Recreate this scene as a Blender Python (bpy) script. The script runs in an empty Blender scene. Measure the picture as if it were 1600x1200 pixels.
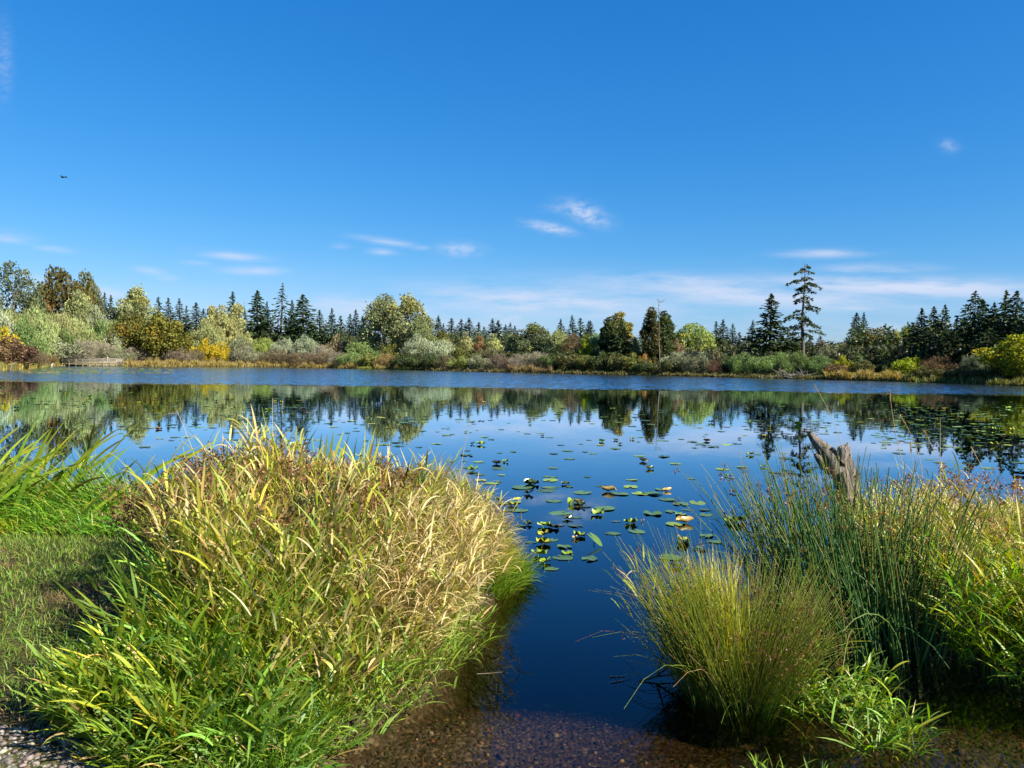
import bpy, math, random
import numpy as np
from mathutils import Matrix, Vector, Euler

# ------------------------------------------------------------------ camera
H = 1.70            # eye height above the water
F = 1208.0          # focal length in photo pixels (1600 wide)
PITCH, ROLL = 1.56, 0.716
C = bpy.context.scene.collection
scn = bpy.context.scene
cd = bpy.data.cameras.new("camera"); cam = bpy.data.objects.new("camera", cd); C.objects.link(cam)
cd.sensor_width = 36.0; cd.lens = 36.0 * F / 1600.0
cd.clip_start = 0.05; cd.clip_end = 6000
CM = Matrix.Translation((0, 0, H)) @ Matrix.Rotation(math.radians(90 - PITCH), 4, 'X') @ Matrix.Rotation(math.radians(ROLL), 4, 'Z')
cam.matrix_world = CM
scn.camera = cam
CR = CM.to_3x3()

def ray(px, py):
    return CR @ Vector(((px - 800) / F, (600 - py) / F, -1.0))
def at_depth(px, py, Y):
    d = ray(px, py); t = Y / d.y
    return Vector((d.x * t, Y, H + d.z * t))
def on_plane(px, py, z=0.0):
    d = ray(px, py); t = (z - H) / d.z
    return Vector((d.x * t, d.y * t, z))

# ------------------------------------------------------------------ world + sun
SUN_AZ, SUN_EL = 122.0, 36.0      # azimuth from +Y towards +X
SKY_STRENGTH = 0.11
SUN_STRENGTH = 4.9
EXPOSURE = 1.35
SAT = 1.28
w = bpy.data.worlds.new("World"); scn.world = w; w.use_nodes = True
nt = w.node_tree; nt.nodes.clear()
def N(tree, typ, **kw):
    n = tree.nodes.new(typ)
    for k, v in kw.items(): setattr(n, k, v)
    return n
def lk(tree, a, b): tree.links.new(a, b)
def mathn(tree, op, a, b=None, c=None, clamp=False):
    n = tree.nodes.new('ShaderNodeMath'); n.operation = op; n.use_clamp = clamp
    for i, v in enumerate((a, b, c)):
        if v is None: continue
        if hasattr(v, 'links'): tree.links.new(v, n.inputs[i])
        else: n.inputs[i].default_value = v
    return n.outputs[0]
sky = N(nt, 'ShaderNodeTexSky', sky_type='NISHITA')
sky.sun_disc = False
sky.sun_elevation = math.radians(SUN_EL); sky.sun_rotation = math.radians(SUN_AZ)
sky.altitude = 0; sky.air_density = 1.0; sky.dust_density = 0.2; sky.ozone_density = 1.6
hs = N(nt, 'ShaderNodeHueSaturation'); hs.inputs['Saturation'].default_value = SAT; hs.inputs['Value'].default_value = 1.0
lk(nt, sky.outputs[0], hs.inputs['Color'])
bg = N(nt, 'ShaderNodeBackground'); bg.inputs[1].default_value = SKY_STRENGTH
# the camera's saturated daylight rendering of a clear sky: per channel power curves on the sky colour
sky_gain = SKY_STRENGTH * 1.07
sc_ = N(nt, 'ShaderNodeSeparateColor'); lk(nt, hs.outputs[0], sc_.inputs[0])
cc_ = N(nt, 'ShaderNodeCombineColor')
for ch, (k_, p_) in enumerate(((.64, 1.27), (.75, .77), (1.08, .57))):
    x_ = mathn(nt, 'POWER', mathn(nt, 'MULTIPLY', sc_.outputs[ch], sky_gain), p_)
    lk(nt, mathn(nt, 'MULTIPLY', x_, k_ / SKY_STRENGTH / 2 ** EXPOSURE), cc_.inputs[ch])
lk(nt, cc_.outputs[0], bg.inputs[0])
# thin clouds, laid out by direction in the sky
tc = N(nt, 'ShaderNodeTexCoord'); sp = N(nt, 'ShaderNodeSeparateXYZ'); lk(nt, tc.outputs['Generated'], sp.inputs[0])
yy = mathn(nt, 'MAXIMUM', sp.outputs[1], 0.02)
U = mathn(nt, 'DIVIDE', sp.outputs[0], yy); V = mathn(nt, 'DIVIDE', sp.outputs[2], yy)
cb = N(nt, 'ShaderNodeCombineXYZ'); lk(nt, mathn(nt, 'MULTIPLY', U, 9.0), cb.inputs[0]); lk(nt, mathn(nt, 'MULTIPLY', V, 55.0), cb.inputs[1])
n1 = N(nt, 'ShaderNodeTexNoise'); n1.inputs['Scale'].default_value = 1.0; n1.inputs['Detail'].default_value = 6; n1.inputs['Roughness'].default_value = 0.6
lk(nt, cb.outputs[0], n1.inputs['Vector'])
cb2 = N(nt, 'ShaderNodeCombineXYZ'); lk(nt, mathn(nt, 'MULTIPLY', U, 60.0), cb2.inputs[0]); lk(nt, mathn(nt, 'MULTIPLY', V, 130.0), cb2.inputs[1])
n2 = N(nt, 'ShaderNodeTexNoise'); n2.inputs['Scale'].default_value = 1.0; n2.inputs['Detail'].default_value = 5; n2.inputs['Roughness'].default_value = 0.6
lk(nt, cb2.outputs[0], n2.inputs['Vector'])
# (px, py, half width px, half height px, strength, tilt (dy per dx), fine 0/1)
clouds = [(915, 334, 30, 13, .62, .30, 1), (880, 325, 26, 7, .22, -.05, 1), (860, 356, 30, 7, .62, .16, 1), (718, 390, 28, 9, .45, .0, 1),
          (604, 377, 42, 5, .45, .12, 0), (598, 394, 18, 5, .4, .05, 0), (658, 387, 14, 4, .3, .0, 0), (532, 384, 14, 4, .3, 0, 0),
          (362, 400, 44, 6, .5, .07, 0), (396, 423, 42, 7, .5, 0, 0), (308, 411, 22, 4, .25, .05, 0), (236, 424, 22, 5, .45, .1, 0), (264, 435, 18, 5, .45, .05, 0),
          (22, 372, 34, 8, .6, .1, 0), (82, 389, 30, 5, .4, .1, 0), (60, 443, 26, 10, .65, .1, 0), (165, 459, 34, 9, .6, .08, 0), (560, 480, 110, 16, .55, 0, 0), (640, 505, 200, 14, .4, 0, 0),
          (1290, 396, 58, 6, .55, -.04, 0), (1372, 420, 80, 7, .5, -.03, 0), (1420, 449, 260, 15, .8, .0, 0), (1060, 441, 130, 11, .7, .02, 0),
          (1180, 460, 250, 20, .72, .03, 0), (860, 472, 190, 24, .7, .03, 0), (1335, 480, 52, 7, .55, .0, 0), (1110, 495, 30, 5, .5, 0, 0), (790, 498, 40, 16, .45, 0, 1),
          (1000, 480, 500, 40, .2, 0, 0), (1482, 228, 13, 8, .26, .1, 1), (5, 95, 12, 50, .18, 0, 1), (1380, 515, 80, 12, .35, 0, 0)]
tot = None
for (px, py, hw, hh, s, tilt, fine) in clouds:
    d = ray(px, py); u0, v0 = d.x / d.y, d.z / d.y
    tl = tilt + 0.0125
    du = mathn(nt, 'SUBTRACT', U, u0)
    dv = mathn(nt, 'SUBTRACT', V, v0)
    dv = mathn(nt, 'MULTIPLY_ADD', du, tl, dv)
    a = mathn(nt, 'MULTIPLY', du, F / hw); b = mathn(nt, 'MULTIPLY', dv, F / hh)
    r2 = mathn(nt, 'ADD', mathn(nt, 'MULTIPLY', a, a), mathn(nt, 'MULTIPLY', b, b))
    g = mathn(nt, 'EXPONENT', mathn(nt, 'MULTIPLY', r2, -0.9))
    nz = (n2 if fine else n1).outputs[0]
    m = mathn(nt, 'MULTIPLY', g, mathn(nt, 'MULTIPLY_ADD', nz, 3.6, -1.05, clamp=True))
    m = mathn(nt, 'MULTIPLY', m, min(.95, s * 1.15))
    tot = m if tot is None else mathn(nt, 'MAXIMUM', tot, m)
front = mathn(nt, 'GREATER_THAN', sp.outputs[1], 0.05)
tot = mathn(nt, 'MULTIPLY', tot, front, clamp=True)
bgc = N(nt, 'ShaderNodeBackground'); bgc.inputs[0].default_value = (0.70, 0.77, 0.96, 1); bgc.inputs[1].default_value = 1.0 / 2 ** EXPOSURE
mx = N(nt, 'ShaderNodeMixShader'); lk(nt, tot, mx.inputs[0]); lk(nt, bg.outputs[0], mx.inputs[1]); lk(nt, bgc.outputs[0], mx.inputs[2])
wo = N(nt, 'ShaderNodeOutputWorld'); lk(nt, mx.outputs[0], wo.inputs[0])

sd = bpy.data.lights.new("sun", 'SUN'); sd.energy = SUN_STRENGTH; sd.angle = math.radians(0.53); sd.color = (1.0, 0.93, 0.80)
sun = bpy.data.objects.new("sun", sd); C.objects.link(sun)
sdir = Vector((math.sin(math.radians(SUN_AZ)) * math.cos(math.radians(SUN_EL)), math.cos(math.radians(SUN_AZ)) * math.cos(math.radians(SUN_EL)), math.sin(math.radians(SUN_EL))))
sun.rotation_euler = sdir.to_track_quat('Z', 'Y').to_euler(); sun.location = (30, -20, 40)
scn.view_settings.view_transform = 'Standard'; scn.view_settings.look = 'None'; scn.view_settings.gamma = 1.0
scn.view_settings.exposure = EXPOSURE
scn.cycles.max_bounces = 8; scn.cycles.diffuse_bounces = 3; scn.cycles.glossy_bounces = 3; scn.cycles.transparent_max_bounces = 16
scn.cycles.transmission_bounces = 4; scn.cycles.sample_clamp_indirect = 6.0
scn.cycles.caustics_reflective = False; scn.cycles.caustics_refractive = False

# ------------------------------------------------------------------ helpers
R = np.random.default_rng(7)
def tag(o, label=None, cat=None, group=None, kind=None):
    if label: o['label'] = label
    if cat: o['category'] = cat
    if group: o['group'] = group
    if kind: o['kind'] = kind
    return o
def empty(name, loc, rz=0, label=None, cat=None, group=None):
    o = bpy.data.objects.new(name, None); C.objects.link(o); o.location = loc; o.rotation_euler = (0, 0, rz)
    o.empty_display_size = 0.2
    return tag(o, label, cat, group)

class MB:
    """collects vertex/face/colour arrays into one mesh"""
    def __init__(s): s.v = []; s.q = []; s.t = []; s.c = []; s.n = 0
    def add(s, v, q=None, t=None, c=(1, 1, 1)):
        v = np.asarray(v, float).reshape(-1, 3)
        c = np.asarray(c, float)
        if c.ndim == 1: c = np.tile(c[:3], (len(v), 1))
        s.v.append(v); s.c.append(c.reshape(-1, c.shape[-1])[:, :3])
        if q is not None and len(q): s.q.append(np.asarray(q, int).reshape(-1, 4) + s.n)
        if t is not None and len(t): s.t.append(np.asarray(t, int).reshape(-1, 3) + s.n)
        s.n += len(v)
    def mesh(s, name, smooth=False):
        v = np.concatenate(s.v); c = np.concatenate(s.c)
        q = np.concatenate(s.q) if s.q else np.zeros((0, 4), int)
        t = np.concatenate(s.t) if s.t else np.zeros((0, 3), int)
        me = bpy.data.meshes.new(name)
        me.vertices.add(len(v)); me.vertices.foreach_set('co', v.astype(np.float32).ravel())
        me.loops.add(q.size + t.size); me.loops.foreach_set('vertex_index', np.concatenate([q.ravel(), t.ravel()]).astype(np.int32))
        nf = len(q) + len(t); me.polygons.add(nf)
        st = np.concatenate([np.arange(len(q)) * 4, q.size + np.arange(len(t)) * 3]).astype(np.int32)
        me.polygons.foreach_set('loop_start', st)
        if smooth: me.polygons.foreach_set('use_smooth', np.ones(nf, bool))
        me.update(calc_edges=True)
        a = me.color_attributes.new('Col', 'FLOAT_COLOR', 'POINT')
        a.data.foreach_set('color', np.concatenate([c, np.ones((len(c), 1))], 1).astype(np.float32).ravel())
        return me
    def build(s, name, mat, parent=None, smooth=False):
        me = s.mesh(name, smooth); me.materials.append(mat)
        o = bpy.data.objects.new(name, me); C.objects.link(o)
        if parent: o.parent = parent
        return o

def blades(mb, P, L, W, az, tilt, bend, col, tip=None, seg=5, twist=None, prof=None, power=1.4):
    n = len(P); P = np.asarray(P, float)
    L, W, az, tilt, bend = [np.broadcast_to(np.asarray(x, float), (n,)) for x in (L, W, az, tilt, bend)]
    t = np.linspace(0, 1, seg + 1); tm = (t[1:] + t[:-1]) / 2
    a = tilt[:, None] + bend[:, None] * tm[None] ** power
    dl = (L / seg)[:, None]
    hz = np.concatenate([np.zeros((n, 1)), np.cumsum(np.sin(a) * dl, 1)], 1)
    vt = np.concatenate([np.zeros((n, 1)), np.cumsum(np.cos(a) * dl, 1)], 1)
    d = np.stack([np.cos(az), np.sin(az), np.zeros(n)], 1)
    pts = P[:, None] + d[:, None] * hz[..., None]; pts[..., 2] += vt
    an = tilt[:, None] + bend[:, None] * t[None] ** power
    s0 = np.stack([-np.sin(az), np.cos(az), np.zeros(n)], 1)[:, None]
    nn = -d[:, None] * np.cos(an)[..., None]; nn = nn + np.array([0, 0, 1.0]) * np.sin(an)[..., None]
    if twist is None: twist = R.uniform(-.9, .9, n)
    tw = np.broadcast_to(twist, (n,))[:, None, None]
    side = s0 * np.cos(tw) + nn * np.sin(tw)
    if prof is None: prof = np.interp(t, [0, .25, .6, .85, 1], [.55, 1, .85, .45, .04])
    wd = (W[:, None] * prof[None])[..., None] / 2
    v = np.stack([pts - side * wd, pts + side * wd], 2)          # n, seg+1, 2, 3
    base = (np.arange(n) * (seg + 1) * 2)[:, None] + (np.arange(seg) * 2)[None]
    q = np.stack([base, base + 1, base + 3, base + 2], -1)
    col = np.broadcast_to(np.asarray(col, float), (n, 3))
    tp = col if tip is None else np.broadcast_to(np.asarray(tip, float), (n, 3))
    k = (t ** 2)[None, :, None, None]
    cc = col[:, None, None] * (1 - k) + tp[:, None, None] * k
    cc = np.broadcast_to(cc, (n, seg + 1, 2, 3))
    mb.add(v, q=q, c=cc.reshape(-1, 3))
    return pts, an
def pathn(P, L, az, tilt, bend, seg=5, power=1.4):
    n = len(P); t = np.linspace(0, 1, seg + 1); tm = (t[1:] + t[:-1]) / 2
    a = tilt[:, None] + bend[:, None] * tm[None] ** power; dl = (L / seg)[:, None]
    hz = np.concatenate([np.zeros((n, 1)), np.cumsum(np.sin(a) * dl, 1)], 1)
    vt = np.concatenate([np.zeros((n, 1)), np.cumsum(np.cos(a) * dl, 1)], 1)
    d = np.stack([np.cos(az), np.sin(az), np.zeros(n)], 1)
    pts = P[:, None] + d[:, None] * hz[..., None]; pts[..., 2] += vt
    return pts
def tubes(mb, pts, r, col, tip=None, k=3):
    """pts n,m,3 ; r n,m ; round stems"""
    n, m, _ = pts.shape
    r = np.broadcast_to(r, (n, m))
    tg = np.gradient(pts, axis=1); tg /= np.linalg.norm(tg, axis=-1, keepdims=True) + 1e-9
    ref = np.array([0.31, 0.95, 0.05]); a = np.cross(tg, ref); a /= np.linalg.norm(a, axis=-1, keepdims=True) + 1e-9
    b = np.cross(tg, a)
    th = np.arange(k) * 2 * math.pi / k
    v = pts[:, :, None] + r[..., None, None] * (a[:, :, None] * np.cos(th)[:, None] + b[:, :, None] * np.sin(th)[:, None])
    base = (np.arange(n) * m * k)[:, None, None] + (np.arange(m - 1) * k)[None, :, None]
    j = np.arange(k)[None, None]; j2 = (np.arange(k) + 1)[None, None] % k
    q = np.stack([base + j, base + j2, base + k + j2, base + k + j], -1)
    col = np.broadcast_to(np.asarray(col, float), (n, 3)); tp = col if tip is None else np.broadcast_to(np.asarray(tip, float), (n, 3))
    kk = np.linspace(0, 1, m)[None, :, None, None]
    cc = np.broadcast_to(col[:, None, None] * (1 - kk) + tp[:, None, None] * kk, (n, m, k, 3))
    mb.add(v, q=q, c=cc.reshape(-1, 3))
def tube1(mb, path, rad, col=(1, 1, 1), k=8, tip=None):
    p = np.asarray(path, float)[None]; tubes(mb, p, np.asarray(rad, float)[None], col, tip, k)
def cards(mb, P, L, W, dirv, nrm, col):
    """pointed leaf cards: rhombus of length L along dirv, width W"""
    P = np.asarray(P, float); n = len(P)
    d = dirv / (np.linalg.norm(dirv, axis=1, keepdims=True) + 1e-9)
    s = np.cross(d, nrm); s /= (np.linalg.norm(s, axis=1, keepdims=True) + 1e-9)
    L = np.broadcast_to(L, (n,))[:, None]; W = np.broadcast_to(W, (n,))[:, None]
    v = np.stack([P - d * L / 2, P + s * W / 2 - d * L * .05, P + d * L / 2, P - s * W / 2 + d * L * .05], 1)
    q = np.arange(n * 4).reshape(n, 4)
    c = np.repeat(np.broadcast_to(np.asarray(col, float), (n, 3)), 4, 0)
    mb.add(v, q=q, c=c)
def box(mb, c, s, col=(1, 1, 1), rz=0, j=0):
    x, y, z = np.array(s) / 2
    v = np.array([[a * x, b * y, e * z] for e in (-1, 1) for a, b in ((-1, -1), (1, -1), (1, 1), (-1, 1))], float)
    cs, sn = math.cos(rz), math.sin(rz); v = np.stack([v[:, 0] * cs - v[:, 1] * sn, v[:, 0] * sn + v[:, 1] * cs, v[:, 2]], 1)
    mb.add(v + np.array(c), q=[[3, 2, 1, 0], [4, 5, 6, 7], [0, 1, 5, 4], [1, 2, 6, 5], [2, 3, 7, 6], [3, 0, 4, 7]], c=col)
def rdir(n, up=0.0):
    v = R.normal(size=(n, 3)); v /= np.linalg.norm(v, axis=1, keepdims=True); v[:, 2] += up
    return v / np.linalg.norm(v, axis=1, keepdims=True)
def pick(pal, n, jit=.16):
    """random colours out of [(weight,(r,g,b)),...] with jitter"""
    wt = np.array([p[0] for p in pal], float); cs = np.array([p[1] for p in pal], float)
    i = R.choice(len(pal), n, p=wt / wt.sum())
    return cs[i] * np.exp(R.normal(0, jit, (n, 1))) * np.exp(R.normal(0, jit * .35, (n, 3)))

# ------------------------------------------------------------------ materials
def mat(name): 
    m = bpy.data.materials.new(name); m.use_nodes = True; m.node_tree.nodes.clear(); return m
def leaf_mat(name, trans=0.35, rough=0.5, spec=0.3, objcol=False, boost=1.0):
    m = mat(name); t = m.node_tree
    at = N(t, 'ShaderNodeAttribute', attribute_name='Col'); col = at.outputs['Color']
    if objcol:
        oi = N(t, 'ShaderNodeObjectInfo'); mm = N(t, 'ShaderNodeMix', data_type='RGBA', blend_type='MULTIPLY'); mm.inputs[0].default_value = 1
        lk(t, col, mm.inputs[6]); lk(t, oi.outputs['Color'], mm.inputs[7]); col = mm.outputs[2]
    pb = N(t, 'ShaderNodeBsdfPrincipled'); lk(t, col, pb.inputs['Base Color']); pb.inputs['Roughness'].default_value = rough
    pb.inputs['Specular IOR Level'].default_value = spec
    tr = N(t, 'ShaderNodeBsdfTranslucent')
    gm = N(t, 'ShaderNodeHueSaturation'); gm.inputs['Saturation'].default_value = 1.15; gm.inputs['Value'].default_value = 1.25; lk(t, col, gm.inputs['Color'])
    lk(t, gm.outputs[0], tr.inputs[0])
    ms = N(t, 'ShaderNodeMixShader'); ms.inputs[0].default_value = trans
    lk(t, pb.outputs[0], ms.inputs[1]); lk(t, tr.outputs[0], ms.inputs[2])
    o = N(t, 'ShaderNodeOutputMaterial'); lk(t, ms.outputs[0], o.inputs[0]); return m
def solid_mat(name, c1, c2, scale=8, rough=.8, stretch=(1, 1, 1), bump=.3, objcol=False, vcol=False):
    m = mat(name); t = m.node_tree
    tcn = N(t, 'ShaderNodeTexCoord'); mp = N(t, 'ShaderNodeMapping'); mp.inputs['Scale'].default_value = stretch; lk(t, tcn.outputs['Object'], mp.inputs[0])
    nz = N(t, 'ShaderNodeTexNoise'); nz.inputs['Scale'].default_value = scale; nz.inputs['Detail'].default_value = 8; nz.inputs['Roughness'].default_value = .65; lk(t, mp.outputs[0], nz.inputs['Vector'])
    cr = N(t, 'ShaderNodeValToRGB'); cr.color_ramp.elements[0].position = .35; cr.color_ramp.elements[1].position = .65
    cr.color_ramp.elements[0].color = (*c1, 1); cr.color_ramp.elements[1].color = (*c2, 1); lk(t, nz.outputs[0], cr.inputs[0])
    col = cr.outputs[0]
    if vcol:
        at = N(t, 'ShaderNodeAttribute', attribute_name='Col'); mm = N(t, 'ShaderNodeMix', data_type='RGBA', blend_type='MULTIPLY'); mm.inputs[0].default_value = 1
        lk(t, col, mm.inputs[6]); lk(t, at.outputs['Color'], mm.inputs[7]); col = mm.outputs[2]
    pb = N(t, 'ShaderNodeBsdfPrincipled'); lk(t, col, pb.inputs['Base Color']); pb.inputs['Roughness'].default_value = rough; pb.inputs['Specular IOR Level'].default_value = .25
    bp = N(t, 'ShaderNodeBump'); bp.inputs['Strength'].default_value = bump; bp.inputs['Distance'].default_value = .05; lk(t, nz.outputs[0], bp.inputs['Height']); lk(t, bp.outputs[0], pb.inputs['Normal'])
    o = N(t, 'ShaderNodeOutputMaterial'); lk(t, pb.outputs[0], o.inputs[0]); return m
M_grass = leaf_mat('grass_blades', .35, .45, .35)
M_tree = leaf_mat('tree_leaves', .25, .6, .2, objcol=True)
M_needle = leaf_mat('needles', .08, .7, .15, objcol=True)
M_pad = leaf_mat('pad_leaf', .15, .32, .5, objcol=True)
M_bark = solid_mat('bark', (.05, .04, .03), (.16, .13, .10), 6, .9, (1, 1, .25), .6)
M_barkpale = solid_mat('pale_bark', (.09, .08, .065), (.22, .20, .17), 5, .9, (1, 1, .3), .5)
M_stone = solid_mat('pebbles', (.6, .58, .55), (1, 1, 1), 40, .7, vcol=True, bump=.1)
M_weather = solid_mat('weathered_wood', (.075, .06, .048), (.27, .235, .20), 7, .9, (6, 6, .7), 1.0)
M_plank = solid_mat('grey_planks', (.19, .165, .125), (.36, .32, .26), 3, .9, (1, 1, 1), .3)
M_white = solid_mat('white_paint', (.7, .7, .7), (.85, .85, .85), 5, .6)
M_dark = solid_mat('dark_feathers', (.02, .02, .022), (.05, .05, .055), 20, .7)

# ------------------------------------------------------------------ lake outline (world metres, from the camera)
far = [(0, 93), (45, 108), (66, 124), (90, 150), (190, 160), (250, 161), (400, 178), (500, 175), (600, 164), (700, 150), (800, 137), (1000, 124), (1200, 108), (1400, 95), (1500, 86), (1600, 79), (1800, 60)]
far_xy = [((p - 800) / F * y, y) for p, y in far]
near = [(44, 38), (36, 22), (22, 13), (12, 9.6), (8, 8.9), (5.4, 8.3), (3.6, 7.9), (2.9, 7.2), (2.6, 6.2), (2.55, 5.2), (2.5, 4.6), (2.8, 4.25), (3.3, 4.0), (4.2, 3.7), (5.4, 2.6), (4.5, 1.9),
        (3, 2.1), (1.5, 2.3), (.5, 2.5), (-.4, 2.75), (-.80, 3.0), (-.84, 3.4), (-.62, 3.8), (-.42, 4.2), (-.32, 5.0), (-.12, 5.6), (-.05, 6.2), (-.4, 6.8), (-1.3, 7.4), (-2.6, 7.9), (-3.6, 8.6), (-6, 9.6), (-12, 11), (-30, 15), (-62, 30), (-76, 60)]
LAKE = np.array(far_xy + near)
def sdist(x, y):
    """signed distance to the shoreline, positive on land"""
    x = np.asarray(x, float).ravel(); y = np.asarray(y, float).ravel()
    best = np.full(len(x), 1e9); ins = np.zeros(len(x), bool)
    A = LAKE; B = np.roll(LAKE, -1, 0)
    for (ax, ay), (bx, by) in zip(A, B):
        dx, dy = bx - ax, by - ay
        t = np.clip(((x - ax) * dx + (y - ay) * dy) / (dx * dx + dy * dy), 0, 1)
        best = np.minimum(best, np.hypot(x - ax - t * dx, y - ay - t * dy))
        cr = (ay > y) != (by > y)
        xi = ax + (y - ay) / (by - ay if by != ay else 1e-9) * dx
        ins ^= cr & (x < xi)
    return np.where(ins, -best, best)
def hum(x, y):
    return np.exp(-(((x - 1.2) / .34) ** 2 + ((y - 3.95) / .30) ** 2))
def gz(x, y):
    x = np.asarray(x, float); y = np.asarray(y, float); sh = x.shape
    s = sdist(x, y).reshape(sh); r = np.hypot(x, y)
    nearw = np.clip((22 - r) / 12, 0, 1)
    wob = .02 * np.sin(x * 3.1 + 1.3 * np.sin(y * 2.3)) + .014 * np.sin(y * 5.7 + x * 2.1)
    land = nearw * (.10 * (1 - np.exp(-np.maximum(s, 0) / .5)) + .015 * np.maximum(s, 0)) + (1 - nearw) * (.45 * (1 - np.exp(-np.maximum(s, 0) / 2.0)) + np.minimum(.012 * np.maximum(s, 0), 5))
    shelf = -.09 * np.clip(-s, 0, 1.2) - .20 * np.maximum(-s - 1.2, 0) - .075 * np.clip(-s / .15, 0, 1) - 1.15 * np.clip((y - 3.62 - .25 * np.sin(x * 1.3 + .4)) / 2.5, 0, 1) ** 1.5 * np.clip(-s / .15, 0, 1) 
    bed = np.maximum(shelf, -2.2)
    z = np.where(s > 0, land, bed) + wob * np.clip(np.abs(s) * 2, 0, 1) * nearw * .6
    z = np.maximum(z, hum(x, y) * .40 - .56)
    return z
def gz1(x, y): return float(gz(np.array([x]), np.array([y]))[0])

# ------------------------------------------------------------------ ground sheet
na, nr = 900, 330
th = np.linspace(0, 2 * math.pi, na, endpoint=False)
rr = np.concatenate([np.geomspace(.35, 4200, nr)])
rr = np.sort(np.unique(np.concatenate([rr, np.linspace(2.6, 12, 110), np.linspace(70, 215, 90)])))
nr = len(rr)
gx = rr[:, None] * np.sin(th)[None]; gy = rr[:, None] * np.cos(th)[None]
gzv = gz(gx, gy)
g = MB()
v = np.stack([gx, gy, gzv], -1).reshape(-1, 3)
i = np.arange(nr - 1)[:, None] * na; j = np.arange(na)[None]; j2 = (j + 1) % na
q = np.stack([i + j, i + na + j, i + na + j2, i + j2], -1)[..., ::-1].reshape(-1, 4)
v2 = np.concatenate([v, [[0, 0, gz1(0, 0)]]]); cap = np.stack([np.full(na, nr * na), np.arange(na), (np.arange(na) + 1) % na], -1)[:, ::-1]
g.add(v2, q=q, t=cap)
m = mat('ground'); t = m.node_tree
geo = N(t, 'ShaderNodeNewGeometry'); sx = N(t, 'ShaderNodeSeparateXYZ'); lk(t, geo.outputs['Position'], sx.inputs[0])
vo = N(t, 'ShaderNodeTexVoronoi'); vo.inputs['Scale'].default_value = 38; lk(t, geo.outputs['Position'], vo.inputs['Vector'])
vr = N(t, 'ShaderNodeValToRGB'); e = vr.color_ramp; e.elements[0].position = 0; e.elements[0].color = (.03, .021, .014, 1); e.elements[1].position = 1; e.elements[1].color = (.19, .14, .09, 1)
e.elements.new(.45).color = (.075, .052, .032, 1); e.elements.new(.8).color = (.10, .075, .055, 1)
sc = N(t, 'ShaderNodeSeparateColor'); lk(t, vo.outputs['Color'], sc.inputs[0]); lk(t, sc.outputs[0], vr.inputs[0])
ns = N(t, 'ShaderNodeTexNoise'); ns.inputs['Scale'].default_value = 2.2; ns.inputs['Detail'].default_value = 8; lk(t, geo.outputs['Position'], ns.inputs['Vector'])
sr = N(t, 'ShaderNodeValToRGB'); e = sr.color_ramp; e.elements[0].position = .35; e.elements[0].color = (.035, .026, .014, 1); e.elements[1].position = .65; e.elements[1].color = (.07, .075, .022, 1)
lk(t, ns.outputs[0], sr.inputs[0])
wet = mathn(t, 'MULTIPLY_ADD', sx.outputs[2], -30, 1.2, clamp=True)
mm = N(t, 'ShaderNodeMix', data_type='RGBA'); lk(t, wet, mm.inputs[0]); lk(t, sr.outputs[0], mm.inputs[6]); lk(t, vr.outputs[0], mm.inputs[7])
mud_depth_shade = mathn(t, 'MULTIPLY_ADD', mathn(t, 'ADD', sx.outputs[2], mathn(t, 'MULTIPLY', ns.outputs[0], .12)), -6.0, -1.5, clamp=True)  # muddy bed darkened with depth, standing in for light lost in deep water
m2 = N(t, 'ShaderNodeMix', data_type='RGBA'); lk(t, mud_depth_shade, m2.inputs[0]); lk(t, mm.outputs[2], m2.inputs[6]); m2.inputs[7].default_value = (.014, .010, .007, 1)
pb = N(t, 'ShaderNodeBsdfPrincipled'); lk(t, m2.outputs[2], pb.inputs['Base Color']); pb.inputs['Roughness'].default_value = .9; pb.inputs['Specular IOR Level'].default_value = .1
bp = N(t, 'ShaderNodeBump'); bp.inputs['Strength'].default_value = .8; bp.inputs['Distance'].default_value = .02; lk(t, vo.outputs['Distance'], bp.inputs['Height']); bp.invert = True; lk(t, bp.outputs[0], pb.inputs['Normal'])
o = N(t, 'ShaderNodeOutputMaterial'); lk(t, pb.outputs[0], o.inputs[0])
tag(g.build('ground', m, smooth=True), kind='structure')

# ------------------------------------------------------------------ water
m = mat('lake_water'); t = m.node_tree
geo = N(t, 'ShaderNodeNewGeometry'); sx = N(t, 'ShaderNodeSeparateXYZ'); lk(t, geo.outputs['Position'], sx.inputs[0])
def noise(scale, detail=3, stretch=(1, 1, 1), off=(0, 0, 0), rough=.5):
    mp = N(t, 'ShaderNodeMapping'); mp.inputs['Scale'].default_value = stretch; mp.inputs['Location'].default_value = off; lk(t, geo.outputs['Position'], mp.inputs[0])
    nz = N(t, 'ShaderNodeTexNoise'); nz.inputs['Scale'].default_value = scale; nz.inputs['Detail'].default_value = detail; nz.inputs['Roughness'].default_value = rough; lk(t, mp.outputs[0], nz.inputs['Vector']); return nz
def vm(op, a, b=None, s=None):
    n = t.nodes.new('ShaderNodeVectorMath'); n.operation = op
    for i_, x in enumerate((a, b)):
        if x is None: continue
        if hasattr(x, 'links'): t.links.new(x, n.inputs[i_])
        else: n.inputs[i_].default_value = x
    if s is not None:
        if hasattr(s, 'links'): t.links.new(s, n.inputs['Scale'])
        else: n.inputs['Scale'].default_value = s
    return n.outputs[0]
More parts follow.
